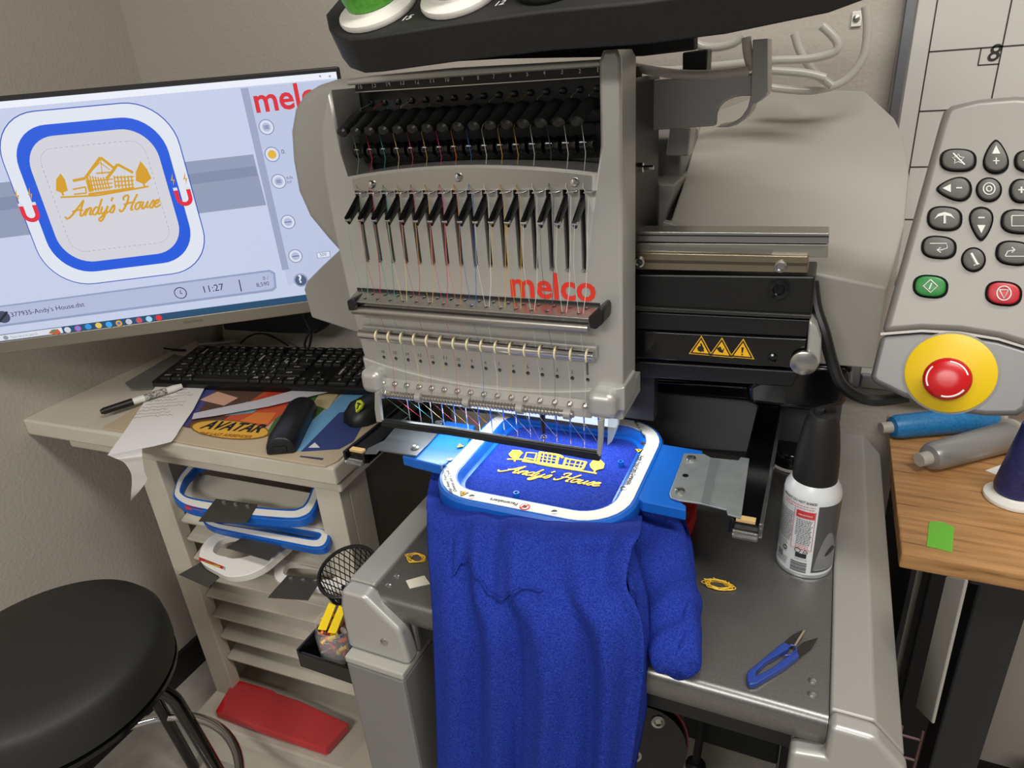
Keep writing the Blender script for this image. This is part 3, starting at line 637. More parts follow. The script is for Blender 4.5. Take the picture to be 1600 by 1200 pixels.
# ------------------------------------------------------------------ the sweatshirt
sh = thing('sweatshirt', 'royal blue fleece sweatshirt hanging from the hoop over the machine table', 'clothing', (-.27, .46, .40))
panel = MB().prism(rrv(.0955, .0955, .036, .9165), (0, 0, .0022)).build('stretched_panel', FABRIC, sh, 0)
R_ = [((690, 700), (1000, 700), 'z', .908), ((676, 735), (1008, 765), 'z', .907), ((668, 770), (1004, 800), 'z', .903), ((667, 800), (1000, 830), 'y', .535), ((668, 850), (985, 868), 'y', .510), ((672, 910), (978, 912), 'y', .488),
      ((675, 970), (990, 945), 'y', .474), ((678, 1030), (1002, 985), 'y', .466), ((680, 1100), (1004, 1055), 'y', .460), ((683, 1200), (985, 1200), 'y', .455), ((690, 1300), (960, 1330), 'y', .452)]
NS, NT = 72, 12
rowsP = []
for (a, b, mode, v) in R_:
    f = (lambda p: pz(p, v)) if mode == 'z' else (lambda p: py(p, v))
    rowsP.append((f(a), f(b)))
fine = []
L_ = smooth_path([r[0] for r in rowsP], 8); Rr = smooth_path([r[1] for r in rowsP], 8)
n_rows = len(L_)
seam = [(.17, .46), (.22, .425), (.28, .415), (.33, .455), (.38, .505), (.44, .515), (.50, .492), (.56, .478), (.64, .492)]
def seam_v(s):
    for (s0, v0), (s1, v1) in zip(seam, seam[1:]):
        if s0 <= s <= s1: return lerp(v0, v1, smoothstep(0, 1, (s - s0) / (s1 - s0)))
    return None
def fold(s, v):
    g = lambda c, w: math.exp(-((s - c) / w) ** 2)
    k = (.56 + .12 * math.sin(5 * v + 3 * s)) * smoothstep(.28, .66, v)
    o = k * (.012 * g(.12 + .01 * v, .07) - .016 * g(.25, .045) + .016 * g(.35 + .02 * v, .05) - .017 * g(.46 + .01 * v, .035) + .022 * g(.58 + .10 * (v - .4), .06)
             - .018 * g(.70 + .22 * (v - .4), .045) + .016 * g(.84 + .1 * (v - .4), .05) - .014 * g(.95, .05))
    o += smoothstep(.2, .35, v) * (1 - smoothstep(.5, .62, v)) * (.008 * g(.48, .06) - .006 * g(.38, .04) - .006 * g(.60, .04) + .007 * g(.3, .05) - .012 * g(.88, .05))
    o += .0015 * math.sin(31 * s + 9 * v) * math.sin(13 * v + 5 * s) * smoothstep(.2, .4, v)
    sv = seam_v(s)
    if sv is not None and .33 < v:
        edge = min(1, (s - .16) / .03, (.65 - s) / .03)
        o += .006 * max(0, edge) * smoothstep(.33, .40, v) * (1 - smoothstep(sv - .002, sv + .012, v))
    return o
def S(s, v, off=0.0):
    fi = v * (n_rows - 1); i = min(int(fi), n_rows - 2); t = fi - i
    a = lerp(L_[i], L_[i + 1], t); b = lerp(Rr[i], Rr[i + 1], t)
    p = lerp(a, b, s)
    drop = smoothstep(.18, .34, v)
    n = V(0, -1, .9 * (1 - smoothstep(.3, .62, v))).normalized()
    ew = math.sin(math.pi * min(1, max(0, s))) ** .5
    p = p + n * (fold(s, v) + off) + V(0, -.012 * drop * ew, 0)
    cx = HC.x                                  # the front row follows the rounded hoop
    return p
NV = 110; NSX = 90
gridm = MB()
vs = [S(i / NSX, j / NV) for j in range(NV + 1) for i in range(NSX + 1)]
fs = [[j * (NSX + 1) + i, j * (NSX + 1) + i + 1, (j + 1) * (NSX + 1) + i + 1, (j + 1) * (NSX + 1) + i] for j in range(NV) for i in range(NSX)]
gridm.add(vs, fs)
body = gridm.build('body', FABRIC, sh, 80)
so = body.modifiers.new('thickness', 'SOLIDIFY'); so.thickness = .004; so.offset = -1
MB().tube([S(s, seam_v(s) + .004, .0005) for s in [lerp(.172, .638, k / 60) for k in range(61)]], .0013, 6).build('pocket_seam', FABRIC, sh)
# back half of the garment, hanging behind at the right
bkm = MB()
bp_ = [((960, 850), (985, 858), .545), ((970, 890), (1000, 905), .52), ((980, 905), (1006, 940), .50), ((990, 960), (1008, 990), .478), ((1000, 1020), (1006, 1040), .472), ((985, 1120), (1003, 1100), .468), ((960, 1200), (985, 1200), .464), ((950, 1320), (960, 1320), .462)]
La = smooth_path([py(a, y + .012) for a, b, y in bp_], 6); Lb = smooth_path([py(b, y + .02) for a, b, y in bp_], 6)
nb = 8
vv = [lerp(La[j], Lb[j], i / nb) + V(0, -.012 * math.sin(math.pi * i / nb), 0) for j in range(len(La)) for i in range(nb + 1)]
bkm.add(vv, [[j * (nb + 1) + i, j * (nb + 1) + i + 1, (j + 1) * (nb + 1) + i + 1, (j + 1) * (nb + 1) + i] for j in range(len(La) - 1) for i in range(nb)])
so = bkm.build('side_fold', FABRIC, sh, 80).modifiers.new('thickness', 'SOLIDIFY'); so.thickness = .006
def sleeve(pts, name, amp=.003):
    """pts: (left pixel, right pixel, height of the middle, half thickness)"""
    ls = []
    P_ = [(pz(a, z), pz(b, z), h) for a, b, z, h in pts]
    A = smooth_path([p[0] for p in P_], 6); B = smooth_path([p[1] for p in P_], 6)
    hs = smooth_path([V(p[2], 0, 0) for p in P_], 6)
    for k, (a, b, h) in enumerate(zip(A, B, hs)):
        c = (a + b) / 2; u = (b - a) / 2
        ls.append([c + u * math.cos(q) + V(0, 0, 1) * h.x * math.sin(q) * (1 if math.sin(q) > 0 else .6) + V(0, 0, amp * math.sin(k * .8 + 3 * math.cos(q))) for q in (2 * math.pi * j / 24 for j in range(24))])
    return MB().loops(ls).build(name, FABRIC, sh, 80)
sleeve([((960, 790), (1058, 790), .900, .010), ((966, 840), (1074, 845), .884, .016), ((984, 900), (1088, 915), .868, .023), ((1001, 960), (1096, 972), .858, .026), ((1008, 1000), (1096, 1012), .853, .024), ((1014, 1030), (1090, 1040), .849, .020), ((1028, 1048), (1080, 1054), .846, .012)], 'sleeve')
sleeve([((1046, 795), (1066, 795), .889, .006), ((1060, 850), (1082, 855), .862, .012), ((1068, 910), (1090, 925), .850, .015), ((1074, 940), (1098, 945), .846, .013), ((1074, 980), (1092, 975), .844, .012)], 'sleeve_fold', .001)
cf = sleeve([((1058, 968), (1092, 962), .858, .022), ((1056, 1000), (1096, 1000), .855, .024), ((1050, 1036), (1096, 1040), .850, .020), ((1052, 1050), (1088, 1050), .847, .012)], 'cuff', .001)
# embroidery in gold thread
eb = MB(); ZE = .9195
e = lambda x, y: pz((700 + x / 5.333, 560 + y / 5.333), ZE)
a = e(410, 935); b = e(1250, 1068); up = V(-.0, 1, 0)
add_script(eb, a, b, (0, 1, 0), .0012, shear=.25, w=(.0015, .0085, 0))
def stroke(mb, pts, r, f=e, n=6): mb.tube(smooth_path([f(*p) for p in pts], 4), r, n, flat=.5, up=(0, 0, 1))
def blob(mb, pts, f=e): mb.prism([f(*p) for p in pts], (0, 0, .0007))
blob(eb, [(505, 800), (540, 765), (600, 770), (625, 790), (600, 815), (590, 835), (545, 835), (520, 820)])
blob(eb, [(1180, 885), (1210, 850), (1275, 850), (1305, 880), (1295, 920), (1250, 930), (1220, 940), (1190, 915)])
for p, r in (([(495, 840), (640, 845), (760, 880), (900, 905), (1100, 935), (1240, 960)], .0016), ([(620, 855), (760, 872), (900, 890), (1120, 925)], .0022), ([(655, 785), (740, 790)], .0012), ([(650, 830), (740, 845)], .0014), ([(655, 785), (635, 840)], .0010), ([(740, 790), (720, 860)], .0012),
             ([(770, 780), (750, 865)], .0022), ([(770, 785), (910, 805), (960, 830)], .0022), ([(920, 805), (900, 890)], .0022), ([(985, 830), (960, 905)], .0018), ([(985, 835), (1150, 865)], .0016), ([(1150, 865), (1120, 925)], .0020), ([(965, 900), (1120, 925)], .0014), ([(1070, 850), (1045, 915)], .0010), ([(970, 870), (1130, 895)], .0009),
             ([(800, 790), (785, 870)], .0008), ([(835, 795), (820, 875)], .0008), ([(870, 800), (855, 880)], .0008), ([(780, 815), (905, 835)], .0008), ([(775, 840), (900, 858)], .0008), ([(1020, 842), (1000, 908)], .0008), ([(1110, 858), (1085, 920)], .0008), ([(560, 830), (555, 860)], .0014), ([(1225, 935), (1215, 958)], .0014)): stroke(eb, p, r)
tag(eb.build('embroidery', GOLD, sh, 40), label='gold stitched house and lettering Andy\'s House')
# ------------------------------------------------------------------ white louvred cabinet
A_ = pz((31, 655), .82); B_ = pz((521, 732), .82)
CU = (B_ - A_); CW = CU.length; CU.normalize(); CVv = V(-CU.y, CU.x, 0)
def cb(x, y, z): return A_ + CU * x + CVv * y + V(0, 0, z - .82)      # cabinet frame: x from the left end, y back from the front edge
CD = 1.13 - A_.y - .02
cabn = thing('cabinet', 'white painted louvred cabinet with a thick worn top against the left wall', 'cabinet', cb(CW * .65, CD / 2, 0))
def cbox(x0, x1, y0, y1, z0, z1, name, bevel=.002, m=None, parent=None):
    c = cb((x0 + x1) / 2, (y0 + y1) / 2, (z0 + z1) / 2)
    return MB().obox(c, CU * (x1 - x0) / 2, CVv * (y1 - y0) / 2, V(0, 0, (z1 - z0) / 2)).build(name, m or WHITE, parent or cabn, 0, bevel)
cbox(.006, CW, 0, CD, .786, .82, 'top', .004)
cbox(.10, CW - .004, .012, CD, .764, .786, 'top_moulding', .004)
PL = .258                                          # left outer side of the carcass
PR = CW - .016
cbox(PL, PL + .055, .02, .045, .14, .764, 'post'); cbox(PR - .050, PR, .02, .045, .14, .764, 'post')
cbox(PL + .012, PL + .022, .045, CD, .04, .764, 'side_wall', 0); cbox(PR - .016, PR - .006, .045, CD, .04, .764, 'side_wall', 0, mat('cabinet_side_shaded', '#5C5850', .8))  # right side wall is white too; its dark colour imitates shade
cbox(PR - .02, PR, .045, .10, .04, .764, 'post')
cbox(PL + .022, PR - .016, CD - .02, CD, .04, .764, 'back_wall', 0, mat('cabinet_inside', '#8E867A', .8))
cbox(PL - .004, PR + .004, -.055, CD - .02, .10, .14, 'bottom_board', .004); cbox(PL, PR, -.045, -.02, 0, .10, 'plinth')
s0 = None
zs = [.664, .616, .572, .524, .476, .427, .372, .312, .25]
for z in zs:
    c = cb((PL + .055 + PR - .05) / 2, .062, z + .010)
    if s0 is None:
        sd = (CVv * .94 + V(0, 0, .34)).normalized(); sn = CU.cross(sd).normalized()
        s0 = MB().obox(c, CU * (PR - PL - .108) / 2, sd * .034, sn * .004).build('slat', WHITE, cabn, 0, .0015); sc = c
    else: clone(s0, Vector(ABS[s0.name]) + c - sc, cabn)
# ------------------------------------------------------------------ hoops pushed between the slats
TILT = math.radians(14)
def shelf_hoop(label, outer, inner, z, col, stick, plates, lblpatch=None, y=.07, th=.016):
    TILT = math.radians(3 if z > .7 else 14)
    P0 = cb(.4, y - .03, z); n = (V(0, 0, 1) * math.cos(TILT) - CVv * math.sin(TILT)).normalized()
    f = lambda p: pp(p, P0, n)
    cen = sum((f(p) for p in outer), V(0, 0, 0)) / len(outer)
    t = thing('embroidery_hoop', label, 'hoop', cen - V(0, 0, th), 'spare hoops pushed between the cabinet slats')
    O = smooth_path([f(p) for p in outer], 5, True); I = smooth_path([f(p) for p in inner], 5, True)
    n_ = min(len(O), len(I)); 
    MB().ring(O, I, -n * th).build('frame', col, t, 50, .0015)
    mid = [lerp(a, b, .22) + n * .0004 for a, b in zip(O, I)]; mid2 = [lerp(a, b, .78) + n * .0004 for a, b in zip(O, I)]
    if stick: MB().ring(mid, mid2, n * .0006).build('sticker_ring', STICKER, t, 0)
    for pts, off, screws in plates:
        pl = MB().prism([f(p) + n * off for p in pts], n * .002).build('bracket', DARKPLATE, t, 0, .0005)
        for q in screws: MB().lathe([(.0045, 0), (.004, .003), (.002, .004)], f(q) + n * (off + .002), n, 12).build('screw', STEEL, pl)
    if lblpatch:
        for pts, m in lblpatch: MB().prism([f(p) + V(0, 0, .0) for p in pts], -n * .004 + V(0, -.001, 0)).build('label_patch', m, t, 0)
    h = [f(p) + n * .0008 for p in (outer[1], outer[3], outer[4])]
    return t
shelf_hoop('blue and white hoop on the upper cabinet slats, topmost of the four', [(272, 764), (273, 780), (300, 795), (370, 806), (450, 813), (478, 809), (492, 796), (502, 770), (510, 735), (420, 715), (320, 712), (284, 738)], [(284, 762), (287, 771), (305, 778), (370, 788), (445, 795), (466, 793), (477, 785), (486, 765), (492, 742), (415, 726), (325, 724), (296, 742)], .712, HOOPB, True,
           [([(338, 781), (403, 790), (386, 819), (311, 816)], .001, [(351, 787), (369, 790), (388, 793)])], [([(290, 789), (316, 795), (316, 798), (290, 792)], REDINK), ([(412, 806), (446, 810), (446, 812), (412, 809)], YELLOW)])
shelf_hoop('blue and white hoop on the second slat, under the topmost one', [(318, 812), (330, 824), (380, 836), (450, 850), (495, 858), (512, 850), (512, 830), (480, 822), (420, 812), (350, 802)], [(335, 814), (345, 818), (385, 824), (450, 835), (488, 841), (497, 838), (497, 834), (475, 830), (420, 820), (352, 810)], .668, HOOPB, True,
           [([(378, 832), (436, 848), (416, 870), (349, 850)], -.012, [])])
shelf_hoop('white hoop with red and yellow end label poking out of the slats', [(342, 832), (320, 846), (311, 866), (316, 880), (338, 893), (357, 901), (386, 898), (412, 886), (434, 868), (456, 846), (440, 832), (400, 826)], [(352, 840), (338, 849), (333, 860), (340, 866), (352, 869), (366, 872), (388, 868), (406, 860), (422, 850), (436, 840), (424, 835), (398, 833)], .632, WHITEP, False,
           [([(312, 866), (336, 892), (318, 908), (272, 888)], -.02, [])], [([(311, 870), (352, 886), (352, 891), (311, 875)], REDP), ([(320, 876), (344, 885), (344, 888), (320, 879)], YELLOW)])
shelf_hoop('small white hoop with screwed grey bracket, lowest on the slats', [(445, 872), (430, 882), (428, 898), (434, 908), (452, 914), (480, 918), (512, 920), (540, 912), (540, 890), (500, 876)], [(452, 880), (444, 886), (443, 895), (450, 899), (462, 901), (482, 903), (508, 905), (522, 902), (524, 894), (496, 884)], .575, WHITEP, False,
           [([(450, 900), (503, 906), (482, 939), (419, 935)], .001, [(456, 905), (475, 907), (494, 908)])])
# ------------------------------------------------------------------ mouse mat and things on top
ZT = .8205
mm = [pz(p, ZT + .003) for p in ((158, 668), (300, 694), (480, 724), (508, 728), (528, 719), (545, 703), (605, 650), (612, 600), (300, 572), (228, 628))]
mt = MB().prism(mm, (0, 0, -.003)).build('desk_mat', mat('mat_beige', '#B9A78C', .8), None, 0, .001)
tag(mt, 'beige desk mat printed with coloured diagonal panels and a gold nameplate', 'desk mat')
f = lambda p: pz(p, ZT + .0032)
MK = [0]
def mpatch(pts, col, k=0, name='print_panel'):
    MK[0] += 1; k += MK[0] * .12
    return MB().prism([f(p) + V(0, 0, k * .0002) for p in pts], (0, 0, .0002)).build(name, mat('mat_' + col[1:].lower(), col, .75), mt, 0)
mpatch([(240, 640), (262, 622), (330, 588), (400, 600), (345, 660), (290, 668)], '#4A4A8C')
mpatch([(290, 668), (345, 600), (352, 592), (430, 600), (352, 655), (320, 672)], '#5A4034'); mpatch([(312, 625), (340, 612), (372, 622), (350, 634)], '#D8A890', 1); mpatch([(330, 650), (350, 640), (362, 650)], '#B03A2A', 1)
mpatch([(340, 662), (352, 655), (430, 600), (500, 604), (430, 655), (415, 668), (370, 672)], '#C6502E'); mpatch([(352, 650), (385, 628), (420, 628), (395, 645)], '#6FA8B8', 1); mpatch([(395, 628), (425, 612), (470, 608), (445, 625)], '#C23A24', 1); mpatch([(375, 658), (400, 645), (432, 645), (418, 664)], '#DE7A34', 1)
mpatch([(415, 680), (430, 655), (500, 604), (540, 608), (476, 668), (460, 705)], '#3E6A34'); mpatch([(488, 632), (500, 615), (532, 612), (512, 640)], '#C9B98A', 1)
mpatch([(452, 706), (476, 668), (545, 608), (585, 612), (530, 670), (512, 700)], '#6FA8D0'); mpatch([(470, 706), (530, 645), (580, 640), (552, 690), (530, 702)], '#2F3F78', 1); mpatch([(482, 700), (492, 692), (500, 700)], '#E4E4E4', 2)
ov = [(360 + 62 * math.cos(t) + 3 * math.sin(t), 672 + 15 * math.sin(t) + 4 * math.cos(t)) for t in [k * math.pi / 12 for k in range(24)]]
mpatch(ov, '#7A5A20', 2); mpatch([(360 + (x - 360) * .95, 672 + (y - 672) * .9) for x, y in ov], '#DFA93C', 3, 'nameplate')
tx = MB(); add_text(tx, 'AVATAR', f((312, 670)) + V(0, 0, .0018), f((405, 677)) + V(0, 0, .0018), (-.15, 1, 0), bold=.03, shear=.2, ys=1.3)
tag(tx.build('nameplate_letters', INK, mt, 0), kind='stuff')
tx = MB(); add_text(tx, 'THE LAST AIRBENDER', f((309, 680)) + V(0, 0, .0018), f((392, 686)) + V(0, 0, .0018), (-.15, 1, 0), bold=.01, ys=1.2)
tag(tx.build('nameplate_subline', mat('brown_print', '#9A5A20', .6), mt, 0), kind='stuff')
bar = MB().prism([f(p) for p in ((470, 712), (506, 716), (504, 719), (468, 714))], (0, 0, .0002)).build('print_bar', mat('mat_navy', '#3A3A4C', .7), mt, 0)
# keyboard
K0 = pz((235, 601), .8335); K1 = pz((565, 612), .8335)
ku = (K1 - K0).normalized(); kv = (V(-ku.y, ku.x, 0) * .165 + V(0, 0, .016)).normalized(); kn = ku.cross(kv).normalized()
KW, KD = .505, .168
kp = lambda x, y, z=0: K0 + ku * x + kv * y + kn * z
kb = thing('keyboard', 'black full-size keyboard lying on the desk mat below the monitor', 'keyboard', kp(KW / 2, KD / 2, -.008))
MB().loops([[kp(x, y, z) for x, y in rr2] for rr2, z in (([(KW / 2 + a, KD / 2 + b) for a, b in rr(KW / 2 - .002, KD / 2 - .002, .008, 3)], -.009), ([(KW / 2 + a, KD / 2 + b) for a, b in rr(KW / 2, KD / 2, .01, 3)], -.004), ([(KW / 2 + a, KD / 2 + b) for a, b in rr(KW / 2, KD / 2, .01, 3)], .004), ([(KW / 2 + a, KD / 2 + b) for a, b in rr(KW / 2 - .004, KD / 2 - .004, .008, 3)], .006))]).build('case', BLACK, kb, 30)
U = .0208
lay = [(0, [(0, 1, 'esc')] + [(2 + k + .5 * (k // 4), 1, 'F%d' % (k + 1)) for k in range(12)] + [(15.25 + k, 1, s) for k, s in enumerate(('prt', 'scr', 'brk'))] + [(18.5 + k, 1, '') for k in range(4)]),
       (1, [(k, 1, s) for k, s in enumerate('`1234567890-=')] + [(13, 2, 'back')] + [(15.25 + k, 1, s) for k, s in enumerate(('ins', 'hm', 'pu'))] + [(18.5 + k, 1, s) for k, s in enumerate(('nm', '/', '*', '-'))]),
       (2, [(0, 1.5, 'tab')] + [(1.5 + k, 1, s) for k, s in enumerate('QWERTYUIOP[]')] + [(13.5, 1.5, '\\')] + [(15.25 + k, 1, s) for k, s in enumerate(('del', 'end', 'pd'))] + [(18.5 + k, 1, s) for k, s in enumerate('789')]),
       (3, [(0, 1.75, 'caps')] + [(1.75 + k, 1, s) for k, s in enumerate("ASDFGHJKL;'")] + [(12.75, 2.25, 'enter')] + [(18.5 + k, 1, s) for k, s in enumerate('456')]),
       (4, [(0, 2.25, 'shift')] + [(2.25 + k, 1, s) for k, s in enumerate('ZXCVBNM,./')] + [(12.25, 2.75, 'shift')] + [(16.25, 1, '^')] + [(18.5 + k, 1, s) for k, s in enumerate('123')]),
       (5, [(0, 1.25, 'ctrl'), (1.25, 1.25, 'o'), (2.5, 1.25, 'alt'), (3.75, 6.25, ''), (10, 1.25, 'alt'), (11.25, 1.25, 'fn'), (12.5, 1.25, 'o'), (13.75, 1.25, 'ctrl')] + [(15.25 + k, 1, s) for k, s in enumerate('<v>')] + [(18.5, 2, '0'), (20.5, 1, '.')])]
KEYM = mat('key_black', '#191919', .5); kmesh = {}; leg = MB()
for r, keys in lay:
    for x, w, s in keys:
        c = kp(.0185 + (x + w / 2) * U, KD - .022 - r * .0245 - (.004 if r else 0), .006)
        if w not in kmesh:
            hw = w * U / 2 - .0012; lsx = [[c + ku * a + kv * b + kn * z for a, b in rr(hw - ins, .0108 - ins, .002, 1)] for ins, z in ((0, 0), (0, .003), (.0016, .0062))]
            kmesh[w] = MB().loops(lsx).build('key', KEYM, kb, 30), c
        else: clone(kmesh[w][0], Vector(ABS[kmesh[w][0].name]) + c - kmesh[w][1], kb)
        if s:
            hw = .0022 * min(len(s), 4) ** .8
            add_text(leg, s, c + kn * .0064 - ku * hw - kv * .001, c + kn * .0064 + ku * hw - kv * .001, kv, bold=.02)
tag(leg.build('key_legends', mat('legend_grey', '#B8B8B4', .6), kb, 0), kind='stuff')
# grey board under the keyboard's left end
tag(MB().prism([pz(p, ZT + .0045) for p in ((195, 598), (205, 608), (222, 608), (300, 600), (300, 560), (272, 553))], (0, 0, -.0012)).build('plastic_sheet', mat('smoke_sheet', '#7D7F78', .3, alpha=.8)), 'smoky grey plastic sheet under the left end of the keyboard', 'sheet')
# marker pen
p0, p1 = pz((157, 644), .837), pz((284, 603), .837); ax = (p1 - p0); L = ax.length
mk = thing('marker_pen', 'black and white marker pen lying beside the handwritten note', 'pen', p0 - V(0, 0, .008))
MB().lathe([(.004, 0), (.0068, .006), (.0074, L * .38)], p0, ax, 18).build('cap', BLACK, mk)
MB().lathe([(.0066, L * .38), (.0070, L * .40), (.0070, L * .90), (.0058, L * .96), (.0050, L)], p0, ax, 18).build('barrel', WHITEP, mk)
MB().lathe([(.0071, L * .52), (.0071, L * .80)], p0, ax, 18, caps=False).build('print_band', mat('pen_print', '#B5B2A8', .5, mix=('#55534E', 260, .45, .6)), mk)
# handwritten note folding over the edge
nt_ = MB()
z1 = .8285
flat = [pz(p, z1) for p in ((243, 604), (319, 607), (302, 640), (280, 672), (276, 680), (268, 690), (240, 697), (168, 711), (196, 672), (224, 630))]
nt_.prism(flat, (0, 0, -.0004))
fy = flat[7].y; fold_ = [(flat[7] + V(0, 0, -.0002), pz((222, 701), z1))] + [(py(a, fy + d), py(b, fy + d + .004)) for a, b, d in (((180, 716), (222, 711), -.003), ((194, 723), (223, 719), -.001), ((204, 738), (226, 738), .004), ((206, 752), (230, 749), .008), ((205, 768), (222, 762), .010), ((204, 783), (212, 774), .012))]
FA = smooth_path([a for a, b in fold_], 4); FB = smooth_path([b for a, b in fold_], 4)
nt_.add([p for a, b in zip(FA, FB) for p in (a, b)], [[2 * i, 2 * i + 1, 2 * i + 3, 2 * i + 2] for i in range(len(FA) - 1)])
note = nt_.build('paper_note', PAPER, None, 30); tag(note, 'white handwritten note hanging over the front edge of the cabinet', 'paper')
hw_ = MB()
for r in range(9):
    a = Vector((244 + 2, 612, 0)).lerp(Vector((205, 655, 0)), r / 8.5); b = Vector((312, 607, 0)).lerp(Vector((268, 650, 0)), r / 8.5)
    if r in (4,): ptsw = [a.lerp(b, k / 10) for k in range(11)]
    else: ptsw = [a.lerp(b, k / 40 * (.7 + .3 * ((r * 7) % 3) / 2)) + Vector((0, random.uniform(-1.3, 1.3), 0)) for k in range(41)]
    hw_.tube([pz((p.x, p.y), z1 + .0002) for p in ptsw], .00028, 4)
tag(hw_.build('handwriting', mat('ink_grey', '#4A4A50', .7), note, 0), kind='stuff')
# paper strip
st_ = [pz(p, .8295) for p in ((300, 655), (335, 650), (420, 635), (541, 606), (531, 587), (478, 605), (400, 626), (330, 640), (303, 646))]
tag(MB().prism(st_, (0, 0, .0004)).build('paper_strip', mat('strip_white', '#D6D2DA', .6, alpha=.85)), 'narrow white paper strip lying diagonally over desk mat and keyboard', 'paper')
# black hand-held device
h0, h1 = pz((436, 697), .84), pz((474, 627), .84); hd = (h1 - h0); hl = hd.length; hd.normalize(); hs = V(-hd.y, hd.x, 0)
ls = []
for t, w, zt in ((0, .018, .020), (.02, .0245, .030), (.12, .0265, .036), (.5, .0255, .036), (.85, .0265, .034), (.97, .0245, .028), (1.0, .018, .018)):
    c = h0 + hd * hl * t; ls.append([c + hs * (-w * math.cos(q)) * (1 if abs(math.cos(q)) < .99 else 1) + V(0, 0, (.824 - c.z) + zt * (max(0, math.sin(q)) ** .7)) for q in (math.pi * j / 14 for j in range(15))])
hh = MB().loops(ls).build('handheld_scanner', mat('soft_black', '#17181A', .38), None, 60, .002); tag(hh, 'black rounded handheld device lying on the desk mat', 'device')
MB().obox(h0 - hd * .0005 + V(0, 0, -.006), hs * .012, hd * .001, V(0, 0, .006)).build('end_window', BLACKG, hh, 0, .001)
# mouse with yellow emblem
mo = thing('computer_mouse', 'black computer mouse with yellow shield emblem behind the hoop arm', 'mouse', pz((572, 655), .824))
mcn = pz((588, 646), .824); md = V(.42, .9, 0).normalized(); ms = V(md.y, -md.x, 0)
ls = []
for t, w, h in ((-1, .012, .010), (-.9, .024, .022), (-.6, .033, .036), (-.1, .034, .040), (.4, .031, .034), (.8, .027, .022), (1, .016, .010)):
    c = mcn + md * t * .060; ls.append([c - ms * w * math.cos(q) + V(0, 0, h * max(0, math.sin(q)) ** .75) for q in (math.pi * j / 14 for j in range(15))])
MB().loops(ls).build('shell', mat('mouse_black', '#121313', .45), mo, 60, .001)
a = mcn - md * .040 + V(0, 0, .034) - ms * .006; un = (V(0, 0, .5) + md * .8).normalized()
a = pp((561, 635), mcn - md * .050 + V(0, 0, .030), V(-.2, -.75, .6).normalized()); nn = V(-.2, -.75, .6).normalized()
sx = V(0, 0, 1).cross(nn).normalized() * .0105; sy = nn.cross(sx).normalized() * .0115
MB().prism([a + sx * x + sy * y + nn * .002 for x, y in ((-.8, .7), (0, 1), (.8, .7), (.75, -.1), (0, -1), (-.75, -.1))], -nn * .004, 0).prism([a + sx * x + sy * y + nn * .0024 for x, y in ((-.45, .5), (.45, .5), (.45, .25), (.14, .25), (.14, -.5), (-.14, -.5), (-.14, .25), (-.45, .25))], -nn * .0005, 1).build('emblem', [mat('lime_yellow', '#C9D62A', .4), INK], mo, 0)
# ------------------------------------------------------------------ monitor
MU = ray(8570, -605).normalized(); MN = MU.cross(V(0, 0, 1)).normalized(); MV = MN.cross(MU).normalized(); MP = EYE + ray(525, 112) * 1.13
def mo_(p, k=0): return pp(p, MP, MN) + MN * k
def C8(x, y): return (x / 2.609, 100 + y / 2.609)
def loc(p): q = pp(p, MP, MN) - MP; return q.dot(MU), q.dot(MV)
def wl(x, z, k=0): return MP + MU * x + MV * z + MN * k
SH = loc(C8(0, 160))[1] - loc(C8(0, 1135))[1]; SW = SH * 16 / 9
mn = thing('monitor', 'large silver framed computer monitor showing the blue hoop design', 'monitor', wl(-SW * .5, -SH, -.05) * 1.0)
mn.location.z = .82; ABS[mn.name] = Vector(mn.location)
MB().prism([wl(-SW - .004, .008, -.002), wl(.006, .008, -.002), wl(.006, -SH - .004, -.002), wl(-SW - .004, -SH - .004, -.002)], -MN * .022).build('housing', BLACK, mn, 0, .003)
MB().prism([wl(-SW - .004, -SH - .0005, .001), wl(.006, -SH - .0005, .001), wl(.006, -SH - .024, .001), wl(-SW - .004, -SH - .024, .001)], -MN * .03).build('lower_bezel', mat('bezel_silver', '#8C8678', .4, .5), mn, 0, .002)
bt = MB(); add_text(bt, 'ViewSonic', mo_((287, 506), .0014), mo_((318, 501), .0014), (0, 0, 1)); bt.build('bezel_lettering', mat('bezel_print', '#5A564C', .5), mn, 0)
e_ = lambda h, s=1.0: mat('screen_' + h[1:].lower(), h, emit=s)
scr = MB().prism([wl(-SW, 0, 0), wl(0, 0, 0), wl(0, -SH, 0), wl(-SW, -SH, 0)], -MN * .0018).build('screen', e_('#C3CCE6'), mn, 0)
def sp_(pts, col, k, name=None): 
    return [mo_(C8(*p), k * .00035) for p in pts], col
class UI:
    def __init__(s): s.mb = MB(); s.mats = []
    def k(s, col):
        m = e_(col)
        if m not in s.mats: s.mats.append(m)
        return s.mats.index(m)
    def poly(s, pts, col, k): s.loc([(max(q[0], -SW), q[1]) for q in (loc(C8(*p)) for p in pts)], col, k)
    def loc(s, pts, col, k): s.mb.prism([wl(x, z, k * .00035) for x, z in pts], MN * .0001, s.k(col))
    def ring(s, a, b, col, k): s.mb.ring([wl(x, z, k * .00035) for x, z in a], [wl(x, z, k * .00035) for x, z in b], MN * .0001, s.k(col))
    def text(s, t, a, b, col, k, **kw): add_text(s.mb, t, mo_(C8(*a), k * .00035), mo_(C8(*b), k * .00035), MV, s.k(col), **kw)
    def disc(s, c, r, col, k, n=20): x, z = loc(C8(*c)); s.loc([(x + r * math.cos(q), z + r * math.sin(q)) for q in (2 * math.pi * j / n for j in range(n))], col, k)
    def done(s, name): o = s.mb.build(name, s.mats, scr, 0); tag(o, kind='stuff'); return o
ui = UI()
l8 = lambda x, y: loc(C8(x, y))
pxl = l8(975, 98)[0] + .002; bz = l8(0, 985)[1]
